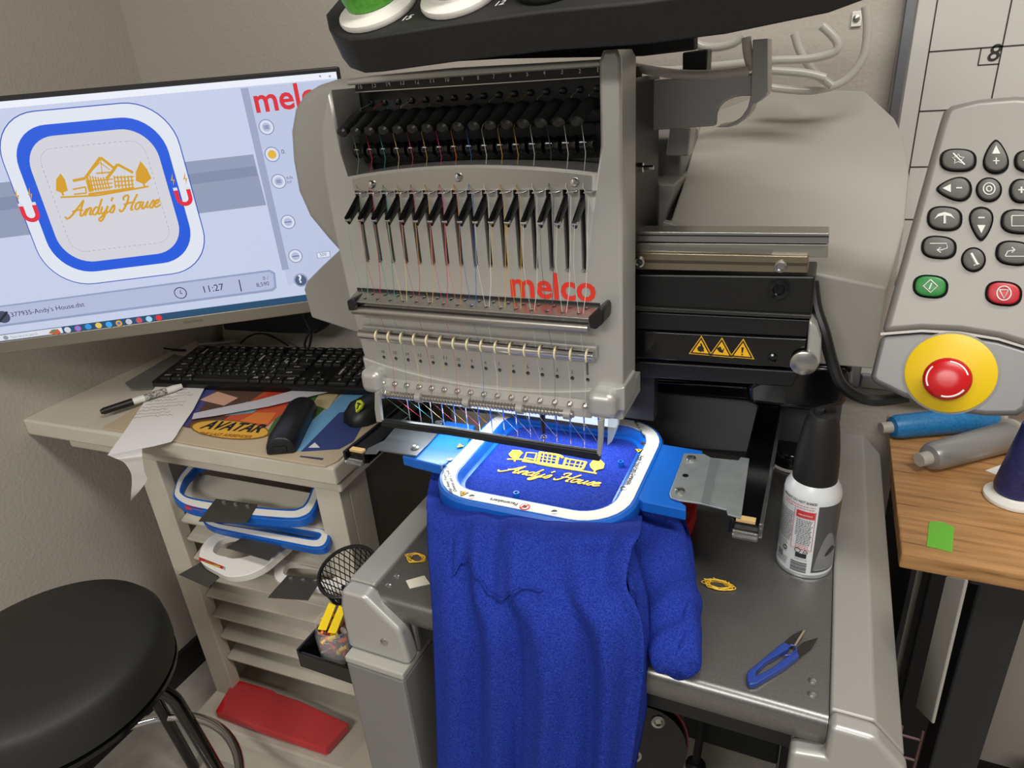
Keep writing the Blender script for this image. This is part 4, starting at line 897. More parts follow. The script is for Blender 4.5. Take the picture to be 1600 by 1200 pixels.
ui.poly([(-420, 530), (1032, 368), (1085, 575), (-370, 755)], '#8E98B4', 1); ui.poly([(-380, 590), (1040, 415), (1050, 455), (-370, 645)], '#7E89A6', 2)
ui.loc([(pxl, -.012), (0, -.012), (0, bz + .0), (pxl + .004, bz - .03)], '#B9C3DF', 2); ui.loc([(pxl, -.012), (pxl + .012, -.012), (pxl + .012, bz), (pxl, bz)], '#98A2C0', 3)
ui.loc([(-SW, 0), (0, 0), (0, -.010), (-SW, -.010)], '#E8ECF6', 2)
cx = (l8(5, 380)[0] + l8(832, 680)[0]) / 2; cz = (l8(490, 158)[1] + l8(370, 898)[1]) / 2
hx = (l8(832, 680)[0] - l8(5, 380)[0]) / 2; hz = (l8(490, 158)[1] - l8(370, 898)[1]) / 2
Q = lambda s, r, o=0: [(cx + x, cz + z) for x, z in rr(hx * s - o, hz * s - o, r * hx, 10)]
ui.loc(Q(1, .52), '#2350B4', 4); ui.loc(Q(1, .51, .0016), '#DDE2EE', 5)
t1 = (l8(780, 690)[0] - l8(65, 390)[0]) / 2 / hx; t2 = (l8(738, 690)[0] - l8(112, 390)[0]) / 2 / hx; t3 = (l8(692, 690)[0] - l8(165, 400)[0]) / 2 / hx
ui.loc(Q(t1, .44), '#0F55D8', 6); ui.loc(Q(t2, .36), '#CFCFD6', 7)
d_ = Q(t3, .17)
for a, b in zip(d_, d_[1:] + d_[:1]):
    L2 = math.hypot(b[0] - a[0], b[1] - a[1]); n_ = max(1, int(L2 / .008))
    for j in range(n_):
        t0 = j / n_; te = t0 + .55 / n_; u = ((b[0] - a[0]) / L2, (b[1] - a[1]) / L2); w = (-u[1] * .0004, u[0] * .0004)
        A2 = (a[0] + (b[0] - a[0]) * t0, a[1] + (b[1] - a[1]) * t0); B2 = (a[0] + (b[0] - a[0]) * te, a[1] + (b[1] - a[1]) * te)
        ui.loc([(A2[0] + w[0], A2[1] + w[1]), (B2[0] + w[0], B2[1] + w[1]), (B2[0] - w[0], B2[1] - w[1]), (A2[0] - w[0], A2[1] - w[1])], '#9A9EAC', 8)
GS = '#CF9A1A'
add_script(ui.mb, mo_(C8(268, 628), .0032), mo_(C8(655, 580), .0032), (0, 0, 1), .0016, ui.k(GS), shear=.35, flat=.15, n=5, w=MU * .0012 + MV * .0115)
def uline(pts, w, col=GS, k=9):
    ps = [l8(*p) for p in pts]
    for a, b in zip(ps, ps[1:]):
        L2 = math.hypot(b[0] - a[0], b[1] - a[1]) or 1; n_ = (-(b[1] - a[1]) / L2 * w, (b[0] - a[0]) / L2 * w)
        ui.loc([(a[0] + n_[0], a[1] + n_[1]), (b[0] + n_[0], b[1] + n_[1]), (b[0] - n_[0], b[1] - n_[1]), (a[0] - n_[0], a[1] - n_[1])], col, k)
ui.poly([(232, 470), (250, 445), (268, 470), (280, 515), (255, 525), (232, 515)], GS, 9); ui.poly([(556, 440), (575, 395), (600, 425), (620, 465), (590, 490), (556, 475)], GS, 9)
uline([(300, 475), (350, 465), (412, 380), (470, 425)], .0022); uline([(440, 465), (482, 408), (545, 442)], .0022); uline([(360, 470), (372, 520)], .003); uline([(412, 382), (420, 450)], .0006)
for k_ in range(8): uline([(358 + k_ * 11, 462 - abs(k_ - 5) * 2), (372 + k_ * 11, 520 - k_ * 1.5)], .0011)
for k_ in range(6): uline([(468 + k_ * 14, 455), (474 + k_ * 14, 505)], .0011)
for k_ in range(3): uline([(365, 478 + k_ * 17), (462, 468 + k_ * 16)], .001); uline([(470, 462 + k_ * 17), (548, 458 + k_ * 16)], .001)
ui.poly([(362, 525), (545, 500), (560, 508), (365, 535)], GS, 9); uline([(250, 542), (400, 535), (608, 498)], .0014); uline([(300, 510), (352, 500), (355, 525), (305, 530)], .0012); uline([(255, 520), (262, 535)], .0016); uline([(588, 488), (592, 500)], .0016)
uline([(380, 430), (410, 400), (450, 430)], .0008); uline([(395, 445), (455, 440)], .0012)
for (mx, my) in ((125, 600), (750, 535)):
    x, z = l8(mx, my); s = .0135
    arc = [(x + s * math.cos(q), z - .3 * s + s * math.sin(q)) for q in [math.pi + k * math.pi / 10 for k in range(11)]]
    arci = [(x + s * .5 * math.cos(q), z - .3 * s + s * .5 * math.sin(q)) for q in [2 * math.pi - k * math.pi / 10 for k in range(11)]]
    ui.loc([(x - s, z + s * .7)] + arc + [(x + s, z + s * .7), (x + s * .5, z + s * .7)] + arci + [(x - s * .5, z + s * .7)], '#DC1F38', 10)
    for sg in (-1, 1):
        ui.loc([(x + sg * s * .75 - s * .25, z + s * .7), (x + sg * s * .75 + s * .25, z + s * .7), (x + sg * s * .75 + s * .25, z + s * 1.05), (x + sg * s * .75 - s * .25, z + s * 1.05)], '#D8DCE8', 10)
        ui.loc([(x + sg * s * .75 + a * s, z + s * 1.3 + b * s) for a, b in ((-.1, 0), (.25, .75), (.0, .7), (.2, 1.5), (-.25, .6), (.02, .65))], GS, 10)
ui.text('melco', (1047, 197), (1362, 160), '#D2202E', 6, bold=.02)
for c, col in (((1087, 257), '#AEB8D4'), ((1110, 368), '#E0B030'), ((1137, 478), '#AEB8D4'), ((1175, 643), '#AEB8D4'), ((1205, 782), '#AEB8D4'), ((1227, 880), '#4A5A7A')):
    ui.disc(c, .0125, '#7F8BAA', 5); ui.disc(c, .0110, '#D4DBEC', 6); ui.disc(c, .0070 if col != '#4A5A7A' else .0105, col, 7)
for c in ((1175, 643), (1205, 782)): x, z = l8(*c); ui.loc([(x - .006, z - .001), (x + .006, z - .001), (x + .006, z + .001), (x - .006, z + .001)], '#6F7B9A', 8)
for c in ((1087, 257), (1137, 478)): x, z = l8(*c); [ui.loc([(x - .004, z - .0005 + d), (x + .004, z - .0005 + d), (x + .004, z + .0005 + d), (x - .004, z + .0005 + d)], '#5F6B8A', 8) for d in (-.002, 0, .002)]
ui.text('?', (1221, 890), (1234, 888), '#E8ECF6', 8, bold=.03)
ui.text('0.', (1150, 366), (1166, 364), '#4A5A7A', 7); ui.text('0.0s', (1170, 470), (1195, 466), '#4A5A7A', 7); ui.text('0.0"', (1172, 486), (1192, 484), '#4A5A7A', 7)
ui.loc([l8(1290, 768), l8(1345, 760), l8(1348, 785), l8(1294, 792)], '#8E99B6', 7); ui.loc([l8(1293, 770), l8(1342, 763), l8(1345, 783), l8(1297, 789)], '#DDE2EE', 8); ui.text('500', (1306, 783), (1332, 779), '#5A6684', 9)
ui.poly([(-430, 1040), (1100, 838), (1122, 850), (1128, 912), (1112, 925), (-410, 1125)], '#8F9ABC', 4); ui.poly([(-430, 1046), (1098, 846), (1114, 856), (1119, 906), (1106, 916), (-410, 1116)], '#AFB9D8', 5)
x, z = l8(737, 932); ui.disc((737, 932), .0108, '#2A3350', 6); ui.disc((737, 932), .0092, '#AFB9D8', 7); uline([(737, 920), (737, 934), (746, 934)], .0006, '#2A3350', 8)
ui.text('11:27', (835, 931), (916, 919), '#1E2640', 6); uline([(975, 878), (985, 926)], .0009, '#1E2640', 6)
ui.text('0 /', (1074, 880), (1096, 877), '#3A4460', 6); ui.text('8,590', (1048, 908), (1099, 900), '#3A4460', 6)
ui.text("377935-Andy's House.dst", (50, 1030), (348, 986), '#1E2640', 6); ui.disc((15, 1030), .011, '#3A4460', 6); uline([(0, 1050), (32, 1008)], .0018, '#12182A', 7)
bz0 = l8(0, 1102)[1]
ui.loc([(-SW, -SH), (0, -SH), (0, bz0), (-SW, bz0)], '#16466A', 9); ui.loc([(-SW, -SH + .001), (l8(255, 1075)[0], -SH + .001), (l8(255, 1075)[0], bz0 - .001), (-SW, bz0 - .001)], '#D5DAE4', 10)
ui.text('Type here to search', (48, 1115), (158, 1100), '#7A8090', 11); ui.disc((28, 1113), .004, '#8A909E', 11); ui.poly([(202, 1095), (215, 1080), (240, 1078), (252, 1092), (235, 1100)], '#C8552E', 11); ui.poly([(208, 1088), (225, 1078), (235, 1084), (220, 1092)], '#3F8A5A', 12)
for (c, col) in (((279, 1081), '#C8D0DC'), ((321, 1075), '#B05AC0'), ((363, 1068), '#2F8FD8'), ((405, 1063), '#E0C050'), ((447, 1059), '#3AA0E8'), ((488, 1054), '#D8A030'), ((528, 1048), '#C0C0D0'), ((570, 1042), '#C05060'), ((610, 1037), '#9FD0E8'), ((650, 1032), '#D82A30')):
    ui.disc(c, .0055, col, 11, 10)
ui.disc((488, 1054), .0026, '#3A6AD0', 12); ui.disc((321, 1075), .0026, '#3FA0C8', 12)
for q in (1305, 1345): ui.disc((q, 50), .0022, '#9AA0B0', 6, 4)
ui.done('screen_picture')
# stand
fb = pz((345, 531), .8215); 
MB().prism([V(fb.x + a, min(fb.y + b, 1.135), .8205) for a, b in ((-.06, -.02), (-.02, -.05), (.06, -.01), (.04, .0), (-.03, .02))], (0, 0, .008)).build('stand_foot', mat('stand_silver', '#A5A39E', .35, .7), mn, 0, .002)
mc_ = wl(-SW * .42, -SH * .75, -.03)
MB().tube([fb + V(0, -.01, .004), lerp(fb, mc_, .5) + V(0, .01, .05), mc_ + MN * .012], [.014, .013, .02], 10, flat=.5).build('stand_pole', mat('stand_silver', '#A5A39E'), mn)
cabs = [([(204, 560), (212, 548), (240, 546), (290, 548)], .822), ([(206, 523), (232, 537), (262, 545), (290, 547)], .835), ([(376, 536), (390, 525), (410, 521), (432, 529), (450, 540)], .835)]
for k_, (pts, z) in enumerate(cabs):
    tag(MB().tube(smooth_path([pz(p, z) for p in pts], 5), .0022, 6).build('cable', BLACK), 'thin black cable ' + ('looping at the back left corner of the cabinet top', 'rising from the keyboard towards the monitor', 'arching on the cabinet top behind the keyboard')[k_], 'cable')
lo = [py(p, 1.00) for p in ((474, 491), (480, 505), (486, 520), (484, 538), (480, 546), (476, 538), (480, 525), (486, 518))]
tag(MB().tube(smooth_path(lo, 5), .0028, 6).build('cable', BLACK), 'black cable hanging in a loop below the machine head', 'cable')
tag(MB().tube(smooth_path([pz(p, z) for p, z in (((535, 507), .85), ((550, 520), .84), ((562, 528), .832))], 4), .003, 6).build('cable', BLACK), 'short black cable end right of the hanging loop', 'cable')

tag(MB().prism([py(p, 1.07) for p in ((345, 498), (430, 486), (520, 474), (517, 498), (492, 522), (440, 521), (350, 516))], (0, .04, 0)).build('shade_block', mat('navy_black', '#14161E', .7), None, 0, .004), 'dark block added for the shade at the back of the cabinet top under the monitor', 'box')  # added block, stands in for the shaded area below the bezel
# ------------------------------------------------------------------ keypad on its arm
KP0 = EYE + ray(1485, 583) * .58; KN = -(ray(1485, 583)).normalized()
kq = lambda p, k=0.0: pp(p, KP0, KN) + KN * k
kd = thing('control_keypad', 'silver control keypad with dark buttons and a red emergency stop knob', 'keypad', kq((1485, 620), -.03))
upper = [(1468, 190), (1474, 172), (1487, 162), (1530, 152), (1590, 147), (1640, 150), (1668, 165), (1672, 190), (1640, 420), (1622, 549), (1560, 530), (1500, 520), (1440, 517), (1376, 522)]
MB().prism([kq(p) for p in upper], -KN * .034).build('upper_shell', mat('keypad_silver', '#85827C', .42, .3, bump=(900, .05, .001)), kd, 35, .007, 4)
lower = [(1376, 524), (1440, 519), (1500, 522), (1560, 532), (1622, 551), (1616, 600), (1606, 640), (1590, 650), (1540, 650), (1480, 642), (1410, 620), (1365, 598), (1360, 588)]
MB().prism([kq(p, .001) for p in lower], -KN * .036).build('lower_shell', mat('keypad_grey', '#737272', .42, .35, bump=(900, .05, .001)), kd, 35, .005, 3)
MB().prism([kq(p, .0015) for p in ((1376, 520), (1440, 515), (1500, 518), (1560, 528), (1622, 547), (1622, 551), (1560, 532), (1500, 522), (1440, 519), (1376, 524))], -KN * .004).build('seam_trim', SILVER2, kd, 0)
def oval(c, a, b, rot=0, n=28, e=2.6):
    out = []
    for i in range(n):
        t = 2 * math.pi * i / n; x = a * abs(math.cos(t)) ** (2 / e) * (1 if math.cos(t) > 0 else -1); y = b * abs(math.sin(t)) ** (2 / e) * (1 if math.sin(t) > 0 else -1)
        out.append((c[0] + x * math.cos(rot) - y * math.sin(rot), c[1] + x * math.sin(rot) + y * math.cos(rot)))
    return out
def drop(c, a, b, ang, n=28):
    out = []
    for i in range(n):
        t = 2 * math.pi * i / n; x = math.cos(t); y = math.sin(t) * (.82 - .35 * x) * (1 if x < .8 else 1 - (x - .8) * .5)
        x *= b * (1.02 if x > 0 else 1); y *= a * 1.2; out.append((c[0] + x * math.cos(ang) - y * math.sin(ang), c[1] + x * math.sin(ang) + y * math.cos(ang)))
    return out
BTN = mat('button_grey', '#55544F', .5); SYM = mat('button_print', '#D6D5CF', .5)
def button(pts, col, sym, label):
    cx = sum(p[0] for p in pts) / len(pts); cy = sum(p[1] for p in pts) / len(pts)
    g = lambda s, k: [kq((cx + (x - cx) * s, cy + (y - cy) * s), k) for x, y in pts]
    MB().loops([g(1.22, .0002), g(1.22, .0012), g(1.10, .0006), g(1.06, .0002)], 0, True, True).build('button_rim', BLACK, kd, 40)
    b = MB().loops([g(1.04, .0002), g(1.04, .003), g(.98, .0042), g(.85, .0047)]).build('button', col, kd, 40); b['label'] = label
    m = MB()
    for s in sym:
        if s[0] == 'l': m.tube([kq((cx + x, cy + y), .0049) for x, y in s[1]], .00055 * (s[2] if len(s) > 2 else 1), 5)
        else: m.prism([kq((cx + x, cy + y), .0048) for x, y in s[1]], KN * .0003)
    m.build('symbol', SYM, b, 0)
tri = lambda dx, dy, s, d: ('p', [(dx + s * x * math.cos(d) - s * y * math.sin(d), dy + s * x * math.sin(d) + s * y * math.cos(d)) for x, y in ((1, 0), (-.6, .8), (-.6, -.8))])
star = [(10 * (1 if k % 2 else .5) * math.sin(k * math.pi / 5), 8 * (1 if k % 2 else .5) * math.cos(k * math.pi / 5)) for k in range(11)]
circ = lambda r, n=18: [(r * math.cos(2 * math.pi * k / n), r * math.sin(2 * math.pi * k / n)) for k in range(n + 1)]
button(oval((1497, 251), 24, 15, .02), BTN, [('l', star, .8), ('l', [(-8, -9), (10, 9)], 1.3)], 'grey button with struck star')
button(drop((1556, 246), 16, 22, -math.pi / 2), BTN, [tri(0, -8, 8, -math.pi / 2), ('l', [(-5, 8), (5, 8)]), ('l', [(0, 3), (0, 13)])], 'grey button with up arrow and plus')
button(oval((1613, 253), 24, 15, .05), BTN, [tri(-8, 0, 8, math.pi)], 'grey button at the right end of the top row')
button(drop((1491, 296), 15, 23, math.pi), BTN, [tri(-10, 0, 8, math.pi), ('l', [(3, 0), (12, 0)], 1.4)], 'grey button with left arrow and minus')
button(oval((1545, 297), 17, 16, 0, e=2), BTN, [('l', circ(9)), ('l', circ(4))], 'round grey button with ring')
button(drop((1604, 299), 15, 23, 0), BTN, [tri(10, 0, 8, 0), ('l', [(-14, 0), (-4, 0)], 1.4), ('l', [(-9, -5), (-9, 5)], 1.4)], 'grey button with right arrow and plus')
button(oval((1476, 342), 23, 16, .06), BTN, [('p', [(-16, 2), (-10, -6), (0, -9), (10, -6), (16, 2), (10, -2), (0, -4), (-10, -2)]), ('l', [(0, -6), (0, 9)], 1.8)], 'grey button with umbrella mark')
button(drop((1533, 350), 15, 22, math.pi / 2), BTN, [tri(0, 8, 8, math.pi / 2), ('l', [(-5, -8), (5, -8)], 1.4)], 'grey button with down arrow and minus')
button(oval((1592, 347), 24, 16, .08), BTN, [('l', [(-12, -8), (12, -8), (12, 8), (-12, 8), (-12, -8)])], 'grey button with rectangle')
button(oval((1467, 387), 23, 15, .08), BTN, [('l', [(-14, -5), (12, -5), (13, 2), (4, 5), (-2, 5)], .9), ('l', [(3, 1), (-3, 5), (3, 9)], .9)], 'grey button with return arrow')
button(oval((1521, 406), 16, 16, 0, e=2), BTN, [('l', [(-4, -9), (2, 2), (6, 9)], 2.2), ('l', [(0, 10), (9, 7)], .9)], 'round grey button with needle mark')
button(oval((1584, 396), 24, 16, .1), BTN, [('l', [(-14, 5), (-10, -2), (0, -4)], .9), ('l', [(-4, -8), (1, -4), (-4, 0)], .9), ('l', [(-14, 6), (16, 6)], .8)], 'grey button with forward arrow')
button(oval((1454, 448), 23, 15, .08), mat('button_green', '#1F7A34', .4), [('l', [(0, -10), (11, 0), (0, 10), (-11, 0), (0, -10)]), ('l', [(2, -5), (-2, 5)], 1.2)], 'green start button with diamond')
button(oval((1568, 459), 24, 16, .1), mat('button_red', '#B3202E', .4), [('l', circ(11)), ('l', [(-7, -5), (7, -5), (0, 8), (-7, -5)])], 'red stop button with triangle in a circle')
yc = kq((1484, 583), .001)
ku_ = V(0, 0, 1).cross(KN).normalized(); kv_ = KN.cross(ku_)
yd = MB().lathe([(.0335, 0), (.0335, .002), (.0325, .0028)], yc, KN, 40).build('stop_disc', mat('stop_yellow', '#D6B400', .45), kd, 40)
MB().lathe([(.0345, 0), (.0352, .001), (.0335, .0012)], yc, KN, 40).build('disc_rim', GREYP, kd, 40)
sb = MB().lathe([(.010, .002), (.010, .012), (.0165, .014), (.0178, .018), (.0172, .023), (.0145, .0255), (.006, .0265)], kq((1480, 592), .001), KN, 32).build('stop_knob', mat('stop_red', '#B81016', .3), kd, 50)
ar = MB(); kc = kq((1480, 592), .0268)
for a0 in (.4, 2.5, 4.6): ar.tube([kc - KN * .0006 + (ku_ * math.cos(a0 + k * .11) + kv_ * math.sin(a0 + k * .11)) * .0145 for k in range(12)], .0008, 5)
ar.build('knob_arrows', STICKER, sb, 0)
# swing arm from the keypad back to the hood
MB().tube([kq((1560, 520), -.03), V(.20, .80, 1.10), V(.13, .93, 1.10), V(.09, .95, 1.10)], .012, 10).build('swing_arm', SILVER2, kd)
# ------------------------------------------------------------------ can of compressed air
cc = V(.019, .697, .83); can = thing('spray_can', 'white and grey air duster can with black nozzle cap on the machine plate', 'spray can', cc)
rC = .0296
MB().lathe([(rC - .003, 0), (rC, .002), (rC, .006), (rC, .100), (rC - .001, .106), (rC - .005, .1135), (rC - .0065, .116)], cc, (0, 0, 1), 40).build('body', mat('can_white', '#D5D8DA', .3), can, 40)
MB().lathe([(rC + .0004, .001), (rC + .0009, .003), (rC + .0004, .0055)], cc, (0, 0, 1), 40).build('base_rim', mat('can_rim', '#C9CCCE', .25, .6), can, 40)
MB().lathe([(.0228, .1155), (.0226, .134), (.0212, .153), (.0188, .172), (.0166, .186), (.0135, .194), (.006, .196)], cc, (0, 0, 1), 32).build('nozzle_cap', mat('cap_black', '#141414', .55), can, 40)
to_cam = math.atan2(-cc.y, -cc.x)
MB().lathe([(.0055, .192), (.0050, .200), (.0030, .201)], cc + V(-.004, -.003, 0), (0, 0, 1), 12).obox(cc + V(.004, .004, .196), V(.005, .004, 0), V(-.003, .004, 0), V(0, 0, .004)).build('nozzle', BLACK, can, 40)
def wrap(x, z, k=1): a = to_cam + x / rC; r = rC + .0003 * k; return V(cc.x + r * math.cos(a), cc.y + r * math.sin(a), cc.z + z)
def cpatch(x0, x1, z0, z1, m, k=1, name='label_print', shape=None):
    n = max(2, int(abs(x1 - x0) / .002)); vs = []; fs = []
    for i in range(n + 1):
        x = lerp(x0, x1, i / n); vs += [wrap(x, z0 if shape is None else shape(i / n)[0], k), wrap(x, z1 if shape is None else shape(i / n)[1], k)]
    for i in range(n): fs.append([2 * i, 2 * i + 1, 2 * i + 3, 2 * i + 2])
    return MB().add(vs, fs).build(name, m, can, 60)
cpatch(.0085, .047, .009, .097, mat('can_grey', '#4C4C4E', .35), 1, 'grey_panel')
cpatch(.010, .046, .012, .07, mat('can_midgrey', '#77787A', .35), 2, 'grey_swoosh', shape=lambda t: (.012, .012 + .06 * math.sin(math.pi * min(1, t * 1.1)) ** .8 * (1 - .4 * t)))
cpatch(.022, .038, .030, .040, mat('can_dark', '#242426', .35), 3, 'car_print', shape=lambda t: (.030 + .006 * t, .034 + .008 * math.sin(math.pi * t)))
cpatch(-.0135, .0055, .080, .089, mat('can_red', '#C83A3E', .4), 2, 'red_header')
def ctext(mb, s, x0, x1, z, k=4, bold=.01, ys=1.0):
    vs, fs = text_data(s, bold); a = min(v.x for v in vs); b = max(v.x for v in vs); sc_ = (x1 - x0) / (b - a)
    mb.add([wrap(x0 + (v.x - a) * sc_, z + v.y * sc_ * ys, k) for v in vs], fs)
ct = MB(); ctext(ct, 'UPRIGHT! DO NOT SHAKE!', -.034, .006, .0985, 2, .02, 1.3)
random.seed(3)
def line(mb, x0, x1, z, h=.00045, k=2):
    x = x0
    while x < x1 - .0008:
        w = random.uniform(.0010, .0032); e1 = min(x + w, x1); n = 2
        mb.add([wrap(x, z, k), wrap(e1, z, k), wrap(e1, z + h * 2, k), wrap(x, z + h * 2, k)], [[0, 1, 2, 3]]); x = e1 + .0006
for r in range(18): line(ct, -.038, -.0165, .082 - r * .0022)
for r in range(15): line(ct, -.0125 + (.002 if r > 9 else 0), .0045 - (.001 if r % 3 else 0), .0765 - r * .0022)
for r in range(6): line(ct, -.038, -.020, .041 - r * .0026)
for r in range(4): line(ct, -.034, -.018, .016 - r * .0026 + .004)
line(ct, -.010, .003, .0245, .0003)
tag(ct.build('small_print', INK, can, 0), kind='stuff')
cr = MB(); ctext(cr, 'PRECAUTIONS', -.011, .003, .0835, 4, .02); cr.build('header_lettering', STICKER, can, 0)
rd = MB()
for r in range(2): line(rd, -.030, .005, .0945 - r * .003, .0004)
for r in range(3): line(rd, -.011, .003, .0435 - r * .0022, .0004)
tag(rd.build('red_print', mat('can_redprint', '#B84048', .5), can, 0), kind='stuff')
bx = MB()
for a, b in (((-.0155, .0385), (.006, .0385)), ((.006, .0385), (.006, .090)), ((-.0155, .0385), (-.0155, .090))):
    n = 12; pts = [wrap(lerp(a[0], b[0], i / n), lerp(a[1], b[1], i / n), 2) for i in range(n + 1)]; bx.tube(pts, .00025, 4)
bx.build('label_box', mat('can_redprint', '#B84048'), can, 0)
bc = MB()
z = .008
while z < .022:
    h = random.choice((.0004, .0007, .0011)); n = 4
    for i in range(n): bc.add([wrap(lerp(-.0135, .0035, i / n), z, 2), wrap(lerp(-.0135, .0035, (i + 1) / n), z, 2), wrap(lerp(-.0135, .0035, (i + 1) / n), z + h, 2), wrap(lerp(-.0135, .0035, i / n), z + h, 2)], [[0, 1, 2, 3]])
    z += h + random.choice((.0004, .0006, .0009))
tag(bc.build('barcode', INK, can, 0), kind='stuff')
cpatch(-.0095, .002, .0275, .0335, mat('can_dark', '#242426'), 2, 'emblem_print'); cpatch(-.034, -.025, .018, .026, mat('can_midgrey', '#77787A'), 2, 'emblem_print')
ic = MB()
ic.tube([wrap(-.0075 + .003 * math.cos(t), .037 + .003 * math.sin(t), 2) for t in [k * math.pi / 8 for k in range(16)]], .0004, 4, closed=True)
ic.tube([wrap(.0005 + .0028 * math.cos(t), .0365 + .0028 * math.sin(t), 2) for t in (math.pi / 2, math.pi * 7 / 6, -math.pi / 6)], .0005, 4, closed=True)
ic.tube([wrap(-.0225 + .0025 * math.cos(t), .0325 + .0025 * math.sin(t), 2) for t in [k * math.pi / 8 for k in range(16)]], .0004, 4, closed=True)
ic.build('symbols', INK, can, 0)
oc = MB(); ctext(oc, 'COMPRESSED GAS DUSTER', .0115, .040, .0125, 5, .0); oc.build('panel_lettering', mat('can_lightgrey', '#B8BABC', .4), can, 0)
# black round tin behind the can
bt_ = pz((1238, 722), .83)
tin = thing('round_tin', 'black round tin with pale rim half hidden behind the spray can', 'tin', bt_)
MB().lathe([(.030, .002), (.031, .004), (.031, .024), (.029, .027), (.010, .027)], bt_, (0, 0, 1), 32).build('body', BLACKG, tin, 40); MB().lathe([(.029, 0), (.0325, .001), (.0325, .004), (.0305, .005)], bt_, (0, 0, 1), 32).build('rim', WHITEP, tin, 40)
# red tool holder behind the garment
rt_ = pz((1068, 815), .835)
tg = thing('red_clamp', 'red plastic clamp lying behind the sweatshirt below the hoop ear', 'clamp', pz((1070, 815), .83))
MB().loops([[rt_ + V(x, y, z) for x, y in rr(.013, .03, .012, 4)] for z in (-.005, .012, .018)]).build('body', REDP, tg, 40); MB().lathe([(.004, 0), (.004, .003), (.002, .004)], rt_ + V(.004, -.012, .018), (0, 0, 1), 10).build('screw', STEEL, tg)
# ------------------------------------------------------------------ thread snips
ZS = .8315
sq_ = lambda x, y, z=ZS + .006: pz((1000 + x / 3.53, 860 + y / 3.53), z)
sn_ = thing('thread_snips', 'blue handled thread snips lying open near the front of the machine plate', 'scissors', pz((1215, 1030), .83))
SB = mat('snip_blue', '#27408F', .3, spec=.6)
MB().prism([sq_(*p) for p in ((590, 672), (600, 660), (770, 520), (795, 502), (830, 525), (815, 545), (700, 610), (640, 668), (640, 690), (720, 650), (800, 590), (855, 562), (862, 545), (880, 578), (800, 640), (640, 735), (605, 738), (592, 715))], (0, 0, -.006)).build('spring_handle', SB, sn_, 30, .0012)
MB().prism([sq_(*p, ZS + .0045) for p in ((795, 505), (840, 465), (890, 440), (915, 437), (850, 527), (815, 520))], (0, 0, -.0018)).build('blade', mat('blade_dark', '#4B4844', .35, .8), sn_, 0, .0004)
MB().prism([sq_(*p, ZS + .0052) for p in ((900, 440), (915, 437), (860, 527), (848, 524))], (0, 0, -.0008)).build('blade_edge', mat('blade_bright', '#D8CDA8', .25, .9), sn_, 0)
MB().prism([sq_(*p, ZS + .0030) for p in ((855, 545), (900, 505), (982, 480), (945, 535), (880, 585), (860, 575))], (0, 0, -.0018)).build('blade', mat('blade_dark', '#4B4844'), sn_, 0, .0004)
MB().tube([sq_(*p, ZS + .004) for p in ((812, 545), (830, 522), (858, 528), (862, 550), (840, 575), (800, 580))], .0012, 6).build('finger_ring', SB, sn_)
# loose thread and scraps on the plate
def nest(name, label, c, hx, hy, n, col, r=.0005):
    m = MB(); random.seed(len(label))
    for k in range(n):
        a0 = random.uniform(0, 6.28); pts = [V(c.x + hx * math.cos(a0 + j * 1.25 + .4 * math.sin(k)) * random.uniform(.45, 1), c.y + hy * math.sin(a0 + j * 1.25 + .4 * math.sin(k)) * random.uniform(.45, 1), .8308 + random.uniform(0, .004)) for j in range(6)]
        m.tube(smooth_path(pts, 6), r, 5)
    return tag(m.build(name, col), label, 'thread')
nest('thread_tangle', 'tangle of yellow thread ends on the plate right of the sleeve', pz((1123, 917), .83), .020, .010, 9, GOLD)
nest('thread_tangle', 'wispy yellow thread ends on the plate left of the sweatshirt', pz((650, 874), .83), .016, .011, 6, GOLD, .0004)
tag(MB().prism([pz(p, .8312) for p in ((634, 907), (663, 899), (672, 912), (640, 919))], (0, 0, -.0008)).build('backing_scrap', mat('scrap_cream', '#D3CBB8', .9)), 'torn cream backing scrap on the plate left of the sweatshirt', 'scrap')
# ------------------------------------------------------------------ wooden table on the right
wt = thing('work_table', 'wooden butcher block table on black steel legs at right', 'table', (.55, .95, 0))
def wood():
    m = bpy.data.materials.new('butcher_block'); m.use_nodes = True; nt = m.node_tree; b = nt.nodes['Principled BSDF']; b.inputs['Roughness'].default_value = .42
    tc = nt.nodes.new('ShaderNodeTexCoord'); mp = nt.nodes.new('ShaderNodeMapping'); mp.inputs['Scale'].default_value = (2.2, 30, 30)
    mp.inputs['Rotation'].default_value = (0, 0, .02); nt.links.new(tc.outputs['Object'], mp.inputs['Vector'])
    n = nt.nodes.new('ShaderNodeTexNoise'); n.inputs['Scale'].default_value = 3.0; n.inputs['Detail'].default_value = 8; n.inputs['Roughness'].default_value = .65; nt.links.new(mp.outputs[0], n.inputs['Vector'])
    r = nt.nodes.new('ShaderNodeValToRGB'); e = r.color_ramp.elements; e[0].position = .28; e[0].color = lin('#5E4126'); e[1].position = .62; e[1].color = lin('#BF8F5D')
    x = e.new(.42); x.color = lin('#A67A4A'); nt.links.new(n.outputs['Fac'], r.inputs['Fac']); nt.links.new(r.outputs[0], b.inputs['Base Color'])
    return m
WOOD = wood(); TY = .777; TX = .1265; TYB = 1.145
k0 = [(TY, TY + .085), (TY + .0853, TY + .17), (TY + .1703, TY + .255), (TY + .2553, TYB)]
for i, (a, b) in enumerate(k0): MB().box((TX, a, .787), (1.0, b, .81)).build('stave', WOOD, wt, 0, .0022 if i == 0 else .0008)
TL = mat('table_black_steel', '#1E1E20', .5, bump=(300, .1, .001))
for x, y in ((.218, .81), (.218, 1.06), (.88, .81), (.88, 1.06)): MB().box((x, y, 0), (x + .055, y + .055, .765)).build('leg', TL, wt, 0, .003)
